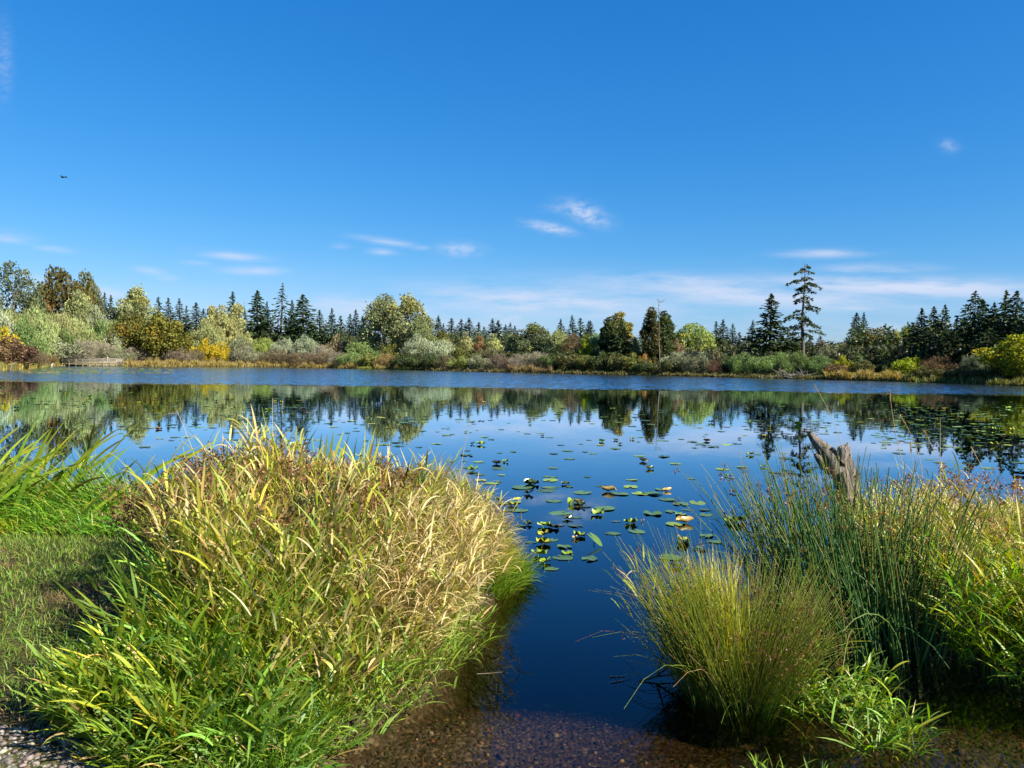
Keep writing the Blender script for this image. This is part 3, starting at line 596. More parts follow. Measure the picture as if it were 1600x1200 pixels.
T += [
 ('plume', 728, 519, 26, 24, 'pale', 'pale plumed tree with brown foot, leftmost of the middle four', 'tree', 'willow_tree'),
 ('plume', 750, 525, 24, 22, 'tan', 'tan and pale small tree, second of the middle four', 'tree', 'willow_tree'),
 ('plume', 771, 522, 28, 24, 'pale', 'pale plumed tree, third of the middle four', 'tree', 'willow_tree'),
 ('plume', 800, 523, 24, 22, 'pale', 'pale plumed tree, rightmost of the middle four', 'tree', 'willow_tree'),
 ('willow', 412, 524, 32, 16, 'lime', 'bright green willow below the big dark fir', 'willow', 'willow_bush'),
 ('willow', 443, 525, 36, 14, 'wils', 'silver willow below the slender spruce', 'willow', 'willow_bush'),
 ('willow', 477, 527, 38, 14, 'wils', 'silver willow below the broad dark fir', 'willow', 'willow_bush'),
 ('brush', 505, 539, 34, 9, 'gray', 'grey brown brush right of the silver willow pair', 'shrub', 'brush'),
 ('shrub', 527, 524, 36, 16, 'brng', 'dull brown green shrub under the pointed dark conifer', 'shrub', 'brown_shrub'),
 ('willow', 563, 531, 46, 13, 'wilg', 'grey green willow left of the huge cottonwood foot', 'willow', 'willow_bush'),
 ('shrub', 612, 534, 28, 12, 'olive', 'olive yellow shrub before the huge cottonwood', 'shrub', 'olive_shrub'),
 ('willow', 590, 546, 40, 9, 'wilg', 'green willow in front of the huge cottonwood', 'willow', 'willow_bush'),
 ('willow', 654, 526, 42, 12, 'wils', 'silver willow at the right foot of the huge cottonwood', 'willow', 'willow_bush'),
 ('willow', 688, 527, 40, 12, 'wils', 'silver willow below the round olive tree', 'willow', 'willow_bush'),
 ('shrub', 640, 545, 36, 8, 'dkg', 'dark green shrub below the silver willows', 'shrub', 'dark_shrub'),
 ('brush', 432, 546, 52, 5, 'brng', 'brown brush left of the red brown thicket', 'shrub', 'brush'),
 ('brush', 470, 549, 52, 4, 'redb', 'red brown brush, left part of the thicket above golden reeds', 'shrub', 'brush'),
 ('brush', 505, 550, 46, 4, 'redb', 'red brown brush, right part of the thicket above golden reeds', 'shrub', 'brush'),
 ('brush', 530, 550, 36, 5, 'gray', 'grey brush right of the red brown thicket', 'shrub', 'brush'),
 ('willow', 549, 548, 38, 4, 'wilg', 'low green willow at the water right of the golden reeds', 'willow', 'willow_bush'),
 ('shrub', 577, 550, 36, 4, 'olive', 'low olive bush between two green bushes by the water', 'shrub', 'olive_shrub'),
 ('brush', 600, 552, 30, 4, 'tan', 'small tan brush left of the dark waterside bushes', 'shrub', 'brush'),
 ('shrub', 628, 555, 34, 3, 'dkg', 'dark green waterside bush, leftmost of three', 'shrub', 'dark_shrub'),
 ('shrub', 654, 553, 36, 3, 'dkg', 'dark green waterside bush, middle one of three', 'shrub', 'dark_shrub'),
 ('shrub', 677, 553, 32, 3, 'dkg', 'dark green waterside bush, rightmost of three', 'shrub', 'dark_shrub'),
 ('brush', 696, 554, 30, 4, 'brng', 'brown green brush right of the three dark waterside bushes', 'shrub', 'brush'),
 ('shrub', 720, 555, 34, 4, 'olive', 'olive bush by the water below the pale plumed tree', 'shrub', 'olive_shrub'),
 ('shrub', 748, 555, 34, 4, 'grayg', 'grey green bush by the water below the tan tree', 'shrub', 'grey_shrub'),
 ('brush', 781, 552, 34, 4, 'purp', 'purple brown bush at the water in the middle', 'shrub', 'brush'),
 ('brush', 764, 542, 36, 12, 'brng', 'brown brush in the gap between middle plumed trees', 'shrub', 'brush'),
 ('willow', 722, 543, 40, 12, 'olive', 'olive willow under the leftmost middle plumed tree', 'willow', 'willow_bush'),
 # --- middle right
 ('cotton', 835, 505, 54, 22, 'cotd', 'round dark green tree right of the middle plumed trees', 'tree', 'cottonwood_tree'),
 ('slim', 805, 512, 14, 60, 'con2', 'small conifer left of the round dark green tree', 'conifer', 'conifer_tree'),
 ('slim', 876, 503, 15, 55, 'con', 'conifer right of the round dark green tree', 'conifer', 'conifer_tree'),
 ('slim', 896, 497, 20, 52, 'con', 'tallest conifer between round dark tree and birch', 'conifer', 'conifer_tree'),
 ('slim', 908, 501, 16, 46, 'conl', 'lighter green conifer spire left of the birch', 'conifer', 'conifer_tree'),
 ('slim', 917, 506, 14, 54, 'con', 'small dark conifer left of the birch', 'conifer', 'conifer_tree'),
 ('slim', 925, 505, 15, 54, 'con', 'dark conifer nearest the birch on its left', 'conifer', 'conifer_tree'),
 ('cotton', 873, 516, 34, 18, 'wil', 'pale green tree below the conifer pair', 'tree', 'cottonwood_tree'),
 ('airy', 895, 518, 30, 15, 'brn', 'brownish thin tree below the tallest middle conifer', 'tree', 'brown_tree'),
 ('plume', 915, 524, 20, 10, 'yelg', 'yellow green spire shaped tree left of the birch', 'tree', 'spire_tree'),
 ('maple', 934, 520, 32, 16, 'wilg', 'green tree tucked against the left of the birch', 'tree', 'maple_tree'),
 ('birch', 967, 480, 44, 14, 'olive', 'tall golden brown birch with hanging twigs', 'tree', 'birch_tree'),
 ('column', 952, 493, 30, 11, 'dkg', 'dark columnar evergreen on the left of the birch', 'tree', 'evergreen_tree'),
 ('fir', 974, 498, 26, 9, 'con', 'dark cone shaped evergreen in front of the birch', 'conifer', 'fir_tree'),
 ('plume', 992, 529, 18, 11, 'pale', 'small pale tree at the right of the birch', 'tree', 'willow_tree'),
 ('column', 1019, 480, 31, 10, 'brnc', 'tall dark ivy clad tree left of the bare snag', 'tree', 'evergreen_tree'),
 ('column', 1038, 483, 29, 12, 'conl', 'tall dark ivy clad tree right of the bare snag', 'tree', 'evergreen_tree'),
 ('maple', 1076, 502, 52, 24, 'lime', 'light green tree right of the bare snag', 'tree', 'maple_tree'),
 ('maple', 1098, 509, 36, 26, 'lime', 'lower light green tree right shoulder', 'tree', 'maple_tree'),
 ('maple', 1054, 525, 30, 16, 'brng', 'brownish tree between snag and light green tree', 'tree', 'maple_tree'),
 ('slim', 1119, 506, 18, 34, 'con', 'leftmost dark conifer of the four right of the light green tree', 'conifer', 'conifer_tree'),
 ('slim', 1130, 504, 17, 32, 'con', 'second dark conifer of the four right of the light green tree', 'conifer', 'conifer_tree'),
 ('slim', 1144, 510, 17, 32, 'con', 'third dark conifer of the four right of the light green tree', 'conifer', 'conifer_tree'),
 ('slim', 1156, 522, 17, 30, 'con', 'short fourth conifer right of the light green tree', 'conifer', 'conifer_tree'),
 ('slim', 1174, 505, 14, 32, 'con', 'lone narrow conifer left of the big dark spruce', 'conifer', 'conifer_tree'),
 ('fir', 1204, 463, 50, 18, 'con', 'big dark spruce left of the tall sparse fir', 'conifer', 'fir_tree'),
 ('fir', 1240, 520, 34, 20, 'conl', 'low dark fir behind the trunk of the tall sparse fir', 'conifer', 'fir_tree'),
 ('slim', 1281, 528, 24, 26, 'brn', 'small brownish conifer right of the tall sparse fir', 'conifer', 'conifer_tree'),
 ('fir', 1268, 530, 30, 16, 'conl', 'low fir at the right foot of the tall sparse fir', 'conifer', 'fir_tree'),
 ('brush', 812, 552, 30, 5, 'gray', 'grey brush at the water left of the dark bank', 'shrub', 'brush'),
 ('brush', 836, 549, 44, 6, 'gray', 'grey brown brush under the round dark green tree', 'shrub', 'brush'),
 ('shrub', 866, 549, 44, 5, 'dkg', 'dark bush right of the grey brush', 'shrub', 'dark_shrub'),
 ('shrub', 893, 548, 44, 4, 'mapd', 'dark olive bush below the brownish thin tree', 'shrub', 'dark_shrub'),
 ('shrub', 918, 552, 36, 3, 'olive', 'olive bush below the yellow green spire tree', 'shrub', 'olive_shrub'),
 ('shrub', 940, 550, 36, 3, 'dkg', 'dark bush at the left foot of the birch', 'shrub', 'dark_shrub'),
 ('shrub', 964, 549, 36, 3, 'mapd', 'dark olive bush right under the birch', 'shrub', 'dark_shrub'),
 ('shrub', 988, 552, 32, 3, 'olive', 'olive bush at the right foot of the birch', 'shrub', 'olive_shrub'),
 ('shrub', 1008, 550, 18, 4, 'org', 'small orange bush left of the bare snag', 'shrub', 'orange_shrub'),
 ('shrub', 1010, 562, 34, 2, 'dkg', 'low dark bush left of the snag foot', 'shrub', 'dark_shrub'),
 ('shrub', 1040, 560, 36, 2, 'mapd', 'low dark bush right of the snag foot', 'shrub', 'dark_shrub'),
 ('willow', 1062, 547, 42, 5, 'grayg', 'grey green willow right of the snag', 'willow', 'willow_bush'),
 ('willow', 1088, 545, 46, 5, 'grayg', 'wide grey green willow under the light green tree', 'willow', 'willow_bush'),
 ('brush', 1119, 562, 26, 3, 'red', 'round dark red bush at the water', 'shrub', 'red_shrub'),
 ('shrub', 1118, 547, 36, 10, 'brng', 'brown green bush behind the round dark red bush', 'shrub', 'brown_shrub'),
 ('shrub', 1140, 553, 36, 6, 'dkg', 'dark bush right of the round dark red bush', 'shrub', 'dark_shrub'),
 ('willow', 1163, 553, 46, 5, 'wilg', 'green willow at the water left of the big dark spruce', 'willow', 'willow_bush'),
 ('willow', 1192, 554, 44, 4, 'wilg', 'green willow at the water under the big dark spruce', 'willow', 'willow_bush'),
 ('willow', 1218, 546, 40, 6, 'wilg', 'green willow left of the sparse fir trunk', 'willow', 'willow_bush'),
 ('willow', 1248, 551, 40, 4, 'wilg', 'green willow in front of the sparse fir trunk', 'willow', 'willow_bush'),
 ('willow', 1280, 553, 38, 5, 'wilg', 'green willow right of the sparse fir trunk', 'willow', 'willow_bush'),
 ('brush', 1292, 541, 34, 9, 'grayg', 'pale grey brush right of the tall sparse fir', 'shrub', 'brush'),
 ('shrub', 1318, 556, 28, 6, 'yelg', 'small yellow green bush right of the willows', 'shrub', 'yellow_shrub'),
 ('shrub', 1306, 566, 30, 3, 'brn', 'low brown bush at the water below the small yellow green bush', 'shrub', 'brown_shrub'),
 ('slim', 1339, 552, 20, 7, 'wilg', 'small bright green conifer by the water', 'conifer', 'conifer_tree'),
 # --- right
 ('fir', 1338, 491, 30, 36, 'con', 'pointed dark fir left of the olive orange maple', 'conifer', 'fir_tree'),
 ('slim', 1350, 494, 15, 38, 'con', 'narrow fir tip beside the pointed dark fir', 'conifer', 'conifer_tree'),
 ('maple', 1319, 534, 32, 26, 'brng', 'grey brown tree left of the olive orange maple', 'tree', 'maple_tree'),
 ('maple', 1303, 546, 24, 24, 'mapd', 'low dark tree in the skyline gap', 'tree', 'maple_tree'),
 ('maple', 1367, 512, 58, 20, 'mapo', 'round olive orange maple left of the right hand conifer wood', 'tree', 'maple_tree'),
 ('maple', 1340, 530, 36, 18, 'mapd', 'dark maple at the left foot of the olive orange maple', 'tree', 'maple_tree'),
 ('cotton', 1400, 515, 24, 22, 'wil', 'light green tree, left one of the small light pair', 'tree', 'cottonwood_tree'),
 ('cotton', 1415, 511, 24, 24, 'lime', 'light green tree, right one of the small light pair', 'tree', 'cottonwood_tree'),
 ('shrub', 1382, 545, 50, 12, 'dkg', 'dark undergrowth bush below the olive orange maple', 'shrub', 'dark_shrub'),
 ('fir', 1440, 484, 34, 16, 'con', 'leftmost conifer of the right hand wood', 'conifer', 'fir_tree'),
 ('fir', 1460, 481, 34, 17, 'conl', 'second conifer of the right hand wood', 'conifer', 'fir_tree'),
 ('fir', 1477, 479, 34, 18, 'con', 'third conifer of the right hand wood', 'conifer', 'fir_tree'),
 ('fir', 1496, 497, 34, 18, 'con', 'shorter conifer left of the broad tallest one', 'conifer', 'fir_tree'),
 ('broadfir', 1520, 458, 60, 14, 'con', 'broad conifer with drooping limbs in the right hand wood', 'conifer', 'fir_tree'),
 ('fir', 1540, 470, 36, 16, 'con', 'conifer leaning against the broad one from the right', 'conifer', 'fir_tree'),
 ('fir', 1554, 476, 30, 18, 'con', 'shorter dark conifer left of the two right edge tips', 'conifer', 'fir_tree'),
 ('fir', 1568, 458, 38, 16, 'conl', 'tall conifer, left one of the two tips by the right edge', 'conifer', 'fir_tree'),
 ('fir', 1591, 458, 40, 15, 'con', 'tall conifer, right one of the two tips by the right edge', 'conifer', 'fir_tree'),
 ('fir', 1622, 470, 44, 15, 'con', 'dark conifer cut by the right picture edge', 'conifer', 'fir_tree'),
 ('fir', 1660, 462, 50, 15, 'con', 'dark conifer just beyond the right picture edge', 'conifer', 'fir_tree'),
 ('broadfir', 1450, 512, 44, 12, 'con', 'low dark evergreen at the left foot of the right hand wood', 'conifer', 'fir_tree'),
 ('broadfir', 1490, 515, 50, 11, 'con', 'low dark evergreen behind the brown round bush', 'conifer', 'fir_tree'),
 ('broadfir', 1548, 512, 60, 10, 'con', 'low dark evergreen behind the grey shrub on the right', 'conifer', 'fir_tree'),
 ('shrub', 1425, 555, 46, 6, 'yelg', 'round bright yellow bush on the right shore', 'shrub', 'yellow_shrub'),
 ('brush', 1474, 556, 50, 6, 'brn', 'round brown bush right of the bright yellow bush', 'shrub', 'brown_shrub'),
 ('brush', 1530, 551, 46, 7, 'grayg', 'dark grey green shrub left of the big yellow green shrub', 'shrub', 'grey_shrub'),
 ('maple', 1594, 522, 86, 5, 'yelg', 'big round yellow green shrub at the right edge', 'shrub', 'yellow_green_shrub'),
 ('shrub', 1352, 563, 40, 6, 'mapd', 'low dark bush left of the bright yellow bush', 'shrub', 'dark_shrub'),
 ('shrub', 1395, 562, 40, 8, 'dkg', 'dark low bush touching the bright yellow bush from the left', 'shrub', 'dark_shrub'),
 ('shrub', 1505, 572, 50, 3, 'mapd', 'low dark hedge like bush right of the brown round bush', 'shrub', 'dark_shrub'),
 ('shrub', 1452, 571, 40, 3, 'mapd', 'low dark olive bush between yellow and brown round bushes', 'shrub', 'dark_shrub'),
 ('shrub', 1545, 573, 50, 3, 'mapd', 'low dark bush below the grey green shrub on the right', 'shrub', 'dark_shrub'),
]
for e in T: tree(*e)
R = np.random.default_rng(99)

# tall sparse fir with separate limbs
def sparse_fir():
    Y = shore_at(1256) + 10
    b = at_depth(1253, 590, Y); top = at_depth(1257, 411, Y); z0 = gz1(b.x, Y) - .05; s = Y / F; Ht = top.z - z0
    root = empty('fir_tree', (b.x, Y, z0), 0, 'tall sparse fir with bare trunk and separate ragged limbs', 'conifer')
    tb = MB(); dx = top.x - b.x
    tr = lambda f: np.array([dx * f + .12 * math.sin(f * 9), .1 * math.sin(f * 7), f * Ht])
    tube1(tb, [tr(f) for f in np.linspace(0, 1, 14)], np.linspace(.34, .03, 14), (1, .9, .8), k=9)
    mb = MB(); tot = 590 - 411
    limbs = []   # (photo y, reach in px, azimuth)
    for y_, l, rt in [(416, 9, 1), (420, 7, -1), (424, 14, 1), (425, 20, -1), (434, 12, 1), (438, 22, -1), (440, 28, -1), (443, 18, 1), (446, 27, 1), (452, 16, -1), (455, 20, 1), (460, 17, -1), (466, 14, 1),
                      (469, 15, -1), (474, 10, 1), (480, 26, 1), (483, 28, 1), (487, 14, -1), (494, 30, -1), (498, 28, -1), (501, 12, 1), (508, 30, 1), (512, 24, -1), (516, 32, -1), (519, 36, 1), (523, 26, -1), (528, 16, 1), (533, 14, -1)]:
        limbs.append((y_, l, (0 if rt > 0 else math.pi) + R.uniform(-.35, .35)))
    for _ in range(34):
        y_ = R.uniform(418, 536); limbs.append((y_, R.uniform(8, 10 + (y_ - 411) * .15), R.choice([-1, 1]) * math.pi / 2 + R.uniform(-.7, .7)))
    for y_, l, a in limbs:
        f = (590 - y_) / tot; p0 = tr(f); L = l * s; ca, sa_ = math.cos(a), math.sin(a)
        ts = np.linspace(0, 1, 5); rise = -.10 * L + .0
        pts = np.stack([p0[0] + ca * L * ts, p0[1] + sa_ * L * ts, p0[2] + L * (.18 * ts - .36 * ts ** 2)], 1)
        tube1(tb, pts, [.07, .05, .035, .02, .01], (.9, .8, .7), k=4)
        n = int(10 + L * 22); t_ = R.uniform(.18, 1, n) ** .8
        P = np.stack([np.interp(t_, ts, pts[:, k]) for k in range(3)], 1)
        sp_ = .13 + .10 * L * np.sin(t_ * 3.0); lat = R.normal(0, 1, n) * sp_ * .8
        P[:, 0] += -sa_ * lat; P[:, 1] += ca * lat; P[:, 2] += R.normal(-.10, .12, n)
        D = np.stack([ca + R.normal(0, .6, n), sa_ + R.normal(0, .6, n), R.normal(-.35, .35, n)], 1)
        cards(mb, P, R.uniform(.25, .55, n), R.uniform(.12, .24, n), D, rdir(n, .8), np.ones((n, 3)) * np.exp(R.normal(0, .2, n))[:, None])
    c = mb.build('crown', M_needle, root); c.color = (.040, .060, .020, 1)
    tb.build('trunk', M_bark, root, True)
sparse_fir()
# bare snag
def snag():
    Y = shore_at(1029) + 7; b = at_depth(1031, 575, Y); top = at_depth(1029, 467, Y); z0 = gz1(b.x, Y) - .05; s = Y / F; Ht = top.z - z0
    root = empty('dead_snag', (b.x, Y, z0), 0, 'bare grey dead trunk with short twigs at its tip', 'dead tree')
    tb = MB(); dx = top.x - b.x
    tube1(tb, [(dx * f + .05 * math.sin(f * 11), 0, f * Ht) for f in np.linspace(0, 1, 12)], np.linspace(.085, .02, 12), (.8, .75, .7), k=8)
    tb.build('trunk', M_barkpale, root, True)
    bb = MB()
    for _ in range(26):
        f = R.choice([R.uniform(.78, 1), R.uniform(.3, .9)], p=[.75, .25]); a = R.uniform(0, 6.28); L = R.uniform(3, 13) * s * (1.0 if f > .78 else .5)
        p0 = np.array([dx * f, 0, f * Ht]); d = np.array([math.cos(a), math.sin(a), .1])
        tube1(bb, [p0, p0 + d * L * .5 + (0, 0, -.08 * L), p0 + d * L + (0, 0, .12 * L)], [.035, .022, .008], (1, 1, 1), k=4)
        q_ = p0 + d * L * .6
        tube1(bb, [q_, q_ + np.array([d[0] * .3 + R.normal(0, .2), R.normal(0, .3), .35]) * L * .5], [.015, .006], (1, 1, 1), k=3)
    tag(bb.build('twigs', M_barkpale, root), kind='stuff')
snag()
# small bare trunk near birch
tb = MB(); p_ = at_depth(1001, 578, 130); tube1(tb, [(0, 0, 0), (.05, 0, 1.6), (.0, 0, 3.0)], [.14, .11, .06], k=8)
o_ = tb.build('dead_snag', M_barkpale, None, True); o_.location = (p_.x, shore_at(1001) + 1.5, .2); tag(o_, 'short pale dead trunk left of the small orange bush', 'dead tree')
# fallen branches by the water
tb = MB(); Y = shore_at(1240) + .3; ce = at_depth(1238, 588, Y)
for _ in range(46):
    a = R.uniform(-.6, 3.6); L = R.uniform(1.0, 3.6); x0 = R.uniform(-2.2, 2.4); z_ = R.uniform(.0, .25)
    d = np.array([math.cos(a), R.uniform(-.4, .3), abs(math.sin(a)) * .55]); p0 = np.array([x0, R.uniform(-.5, .6), z_])
    tube1(tb, [p0, p0 + d * L * .5 + R.normal(0, .1, 3), p0 + d * L + R.normal(0, .15, 3)], [.06, .04, .012], (1, 1, 1), k=4)
o_ = tb.build('fallen_branches', M_barkpale); o_.location = (ce.x, Y, .1); tag(o_, 'heap of bleached fallen branches at the water under the sparse fir', 'branches')

# ------------------------------------------------------------------ reed fringe along the far shore
def fringe(name, label, px0, px1, n, hgt, pal, dmin=-.3, dmax=3.0, wdt=.10):
    px = R.uniform(px0, px1, n); Y = np.array([shore_at(p) for p in px]) + R.uniform(dmin, dmax, n)
    X = np.array([ray(p, 575).x / ray(p, 575).y for p in (px0, px1)]); X = np.interp(px, [px0, px1], X) * Y
    Z = np.maximum(gz(X, Y), -.1); mb = MB()
    clump = .65 + .5 * np.sin(px * .31 + 2 * np.sin(px * .13)) * .6
    blades(mb, np.stack([X, Y, Z], 1), hgt * R.uniform(.45, 1.1, n) * clump.clip(.5, 1.2), wdt * R.uniform(.6, 1.4, n), R.uniform(0, 6.28, n), R.uniform(0, .4, n), R.uniform(0, .7, n), pick(pal, n, .2), seg=3)
    return tag(mb.build(name, M_grass), label, 'reeds', kind='stuff')
gold = [(3, (.36, .27, .08)), (2, (.30, .22, .07)), (1.5, (.24, .24, .06)), (.5, (.17, .10, .05))]
rustp = [(2, (.19, .12, .06)), (2, (.26, .19, .08)), (1.3, (.17, .16, .05))]
grn = [(2, (.2, .24, .04)), (1, (.3, .28, .05)), (1, (.14, .17, .03))]
dk = [(2, (.12, .10, .03)), (1, (.2, .15, .05)), (1, (.07, .09, .02))]
fringe('shore_reeds', 'golden reeds along the left far shore up to the green patch', 190, 560, 15000, 1.55, gold, -.3, 4.5)
fringe('shore_reeds', 'rusty knee high plants behind the golden reeds on the left', 190, 420, 7000, 2.0, rustp, 3.5, 8)
fringe('shore_reeds', 'tan and green grass on the left point around the rust shrub', -80, 92, 8000, 1.1, gold[:2] + grn, -.6, 4)
fringe('shore_reeds', 'yellow green low growth around the foot of the pier', 84, 200, 5000, .8, grn + gold, -.5, 5)
fringe('shore_reeds', 'bright green low growth at the waterside left of centre', 560, 640, 3000, .8, grn, -.5, 2)
fringe('shore_reeds', 'golden tuft bed at the waterside before the huge cottonwood', 585, 622, 2500, 1.2, gold, -.3, 2)
fringe('shore_reeds', 'brown and olive reeds along the middle far shore', 640, 1010, 9000, .7, dk + rustp[2:], -.3, 3)
fringe('shore_reeds', 'golden brown reeds at the water left of the dark bank', 795, 862, 3000, 1.5, rustp, 0, 3)
fringe('shore_reeds', 'dull reeds along the middle right shore', 1010, 1310, 8000, .55, dk + dk[2:], -.4, 2)
fringe('shore_reeds', 'golden olive reed bed left of the bright yellow bush', 1290, 1410, 7000, 1.35, [(2, (.26, .22, .05)), (1, (.3, .2, .06))], -.3, 4)
fringe('shore_reeds', 'dark green grass strip under the right hand wood', 1400, 1760, 9000, .9, dk + grn[:1], -.5, 3)
# dark shaded under-storey behind the shrubs
def understory(px0, px1, n, back0, back1, hgt, label):
    px = R.uniform(px0, px1, n); Y = np.array([shore_at(p) for p in px]) + R.uniform(back0, back1, n)
    X = (px - 800) / F * Y; Z = gz(X, Y); mb = MB()
    P = np.stack([X, Y, Z + R.uniform(0, 1, n) ** 1.2 * hgt], 1)
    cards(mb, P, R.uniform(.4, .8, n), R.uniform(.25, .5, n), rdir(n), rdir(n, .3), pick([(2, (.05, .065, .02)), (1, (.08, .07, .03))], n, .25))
    tag(mb.build('undergrowth', M_grass), label, 'undergrowth', kind='stuff')
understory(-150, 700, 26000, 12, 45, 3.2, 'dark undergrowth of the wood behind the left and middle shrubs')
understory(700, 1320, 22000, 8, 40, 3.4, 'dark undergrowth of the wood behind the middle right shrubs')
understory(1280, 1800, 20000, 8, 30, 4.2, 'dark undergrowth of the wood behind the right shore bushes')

def wood_mass(px0, px1, n, b0, b1, y_a, y_b, pal, label):
    px = R.uniform(px0, px1, n); Y = np.array([shore_at(p) for p in px]) + R.uniform(b0, b1, n)
    X = (px - 800) / F * Y; Z = gz(X, Y); yt = np.interp(px, [px0, px1], [y_a, y_b]); yh = 557 + .0125 * px
    ht = 1.7 + (yh - yt) / F * Y; ph = px * .16 + Y * .11
    ht = ht * (.80 + .16 * np.sin(ph) + .13 * np.sin(ph * 2.3 + Y * .4) + R.uniform(-.05, .08, n)); mb = MB()
    f = 1 - R.uniform(0, 1, n) ** 1.7
    P = np.stack([X, Y, Z + f * ht], 1); w_ = R.uniform(.3, .6, n)
    pc = pick(pal, n, .2) * (1 + .22 * np.sin(px * .4 + Y * .9))[:, None]
    cards(mb, P, w_, w_ * .6, rdir(n, .4), rdir(n, .3), pc)
    tag(mb.build('far_wood', M_grass), label, 'wood', kind='stuff')
wp = [(3, (.055, .075, .022)), (2, (.09, .10, .03)), (1, (.035, .055, .02)), (.6, (.13, .11, .04))]
wood_mass(-160, 420, 30000, 34, 60, 498, 522, wp, 'dense wood filling in behind the left willows and maples')
wood_mass(380, 800, 30000, 26, 55, 522, 528, wp, 'dense wood filling in between the middle conifers')
wood_mass(800, 1320, 30000, 18, 48, 528, 545, wp, 'dense wood filling in behind the middle right trees')
wood_mass(1320, 1800, 26000, 14, 34, 525, 500, wp[:1] + wp[2:3], 'dense dark wood filling in behind the right shore bushes')
# ------------------------------------------------------------------ fishing pier
Yp = 151.0; xa = at_depth(98, 560, Yp).x; xb = at_depth(184, 560, Yp).x
pier = empty('fishing_pier', ((xa + xb) / 2, Yp, 0), 0, 'low grey wooden fishing pier with slatted railing on the left shore', 'pier')
Lp = xb - xa; hL = Lp / 2; dz = .45
mb = MB()
for i_ in range(int(Lp / .16)): box(mb, (-hL + .08 + i_ * .16, .9, dz), (.145, 2.4, .05))
mb.build('deck', M_plank, pier)
mb = MB(); box(mb, (0, -.25, dz - .12), (Lp, .06, .16)); box(mb, (0, 2.05, dz - .12), (Lp, .06, .16)); mb.build('beam', M_plank, pier)
for i_ in range(9):
    for yy_ in (-.33, 2.13):
        x_ = -hL + .1 + i_ * (Lp - .2) / 8
        mb = MB(); box(mb, (x_, yy_, .55), (.11, .11, 2.1)); mb.build('post', M_plank, pier)
for yy_ in (-.40, 2.20):
    for k_ in range(4):
        mb = MB(); box(mb, (0, yy_, dz + .28 + k_ * .27), (Lp, .035, .14)); mb.build('rail', M_plank, pier)
    mb = MB(); box(mb, (0, yy_ + (.05 if yy_ < 0 else -.05), dz + 1.17), (Lp + .1, .17, .04)); mb.build('handrail', M_plank, pier)
mb = MB()
for k_ in range(8): box(mb, (hL - .02, -.25 + k_ * .33, dz + .62), (.03, .13, 1.0))
mb.build('end_slats', M_plank, pier)
mb = MB(); box(mb, (0, 0, 0), (.22, .03, .22)); mb.add([(0, 0, 0)] * 0 + [(-.03, .02, -.11), (.03, .02, -.11), (.03, .02, -.6), (-.03, .02, -.6)], q=[(0, 1, 2, 3)])
sg = mb.build('small_sign', M_white, None); p_ = at_depth(168, 559, Yp - .45); sg.location = p_; tag(sg, 'small white square sign on the pier railing', 'sign')
# weathered stump and bird on the left point
p_ = on_plane(16, 578.5); mb = MB(); tube1(mb, [(0, 0, -.2), (.1, 0, .35), (.42, .05, .7), (.7, 0, .82)], [.17, .14, .09, .04], (.7, .66, .6), k=7); tube1(mb, [(.36, .04, .62), (.2, 0, .95), (.3, 0, 1.05)], [.07, .05, .02], (.8, .76, .7), k=5)
o_ = mb.build('driftwood_snag', M_weather, None, True); o_.location = (p_.x, p_.y, 0); tag(o_, 'forked grey driftwood snag by the water left of the pier', 'driftwood')
def ellip(mb, c, r, col=(1, 1, 1), nu=12, nv=8, rot=None):
    u = np.linspace(0, 2 * math.pi, nu, endpoint=False); vv = np.linspace(.001, math.pi - .001, nv + 1)
    P = np.stack([np.outer(np.sin(vv), np.cos(u)) * r[0], np.outer(np.sin(vv), np.sin(u)) * r[1], np.outer(np.cos(vv), np.ones(nu)) * r[2]], -1).reshape(-1, 3)
    if rot is not None: P = P @ np.array(rot.to_3x3()).T
    i = np.arange(nv)[:, None] * nu; j = np.arange(nu)[None]
    q = np.stack([i + j, i + nu + j, i + nu + (j + 1) % nu, i + (j + 1) % nu], -1)
    mb.add(P + np.array(c), q=q.reshape(-1, 4), c=col)
p_ = on_plane(81, 573.5); mb = MB()
ellip(mb, (0, 0, .42), (.26, .13, .14), rot=Matrix.Rotation(-.5, 4, 'Y')); tube1(mb, [(.14, 0, .5), (.22, 0, .66), (.2, 0, .78)], [.07, .05, .045], k=8); ellip(mb, (.23, 0, .82), (.08, .055, .055))
tube1(mb, [(.29, 0, .82), (.42, 0, .80)], [.022, .004], k=5); tube1(mb, [(.02, .05, .34), (.02, .05, -.05)], [.02, .015], k=5); tube1(mb, [(-.02, -.05, .34), (0, -.05, -.05)], [.02, .015], k=5)
tube1(mb, [(-.2, 0, .34), (-.42, 0, .2)], [.08, .03], k=6)
o_ = mb.build('bird', M_white, None, True); o_.location = (p_.x, p_.y, 0.02); o_.scale = (.75, .75, .75); tag(o_, 'white bird standing at the water edge left of the pier', 'bird')
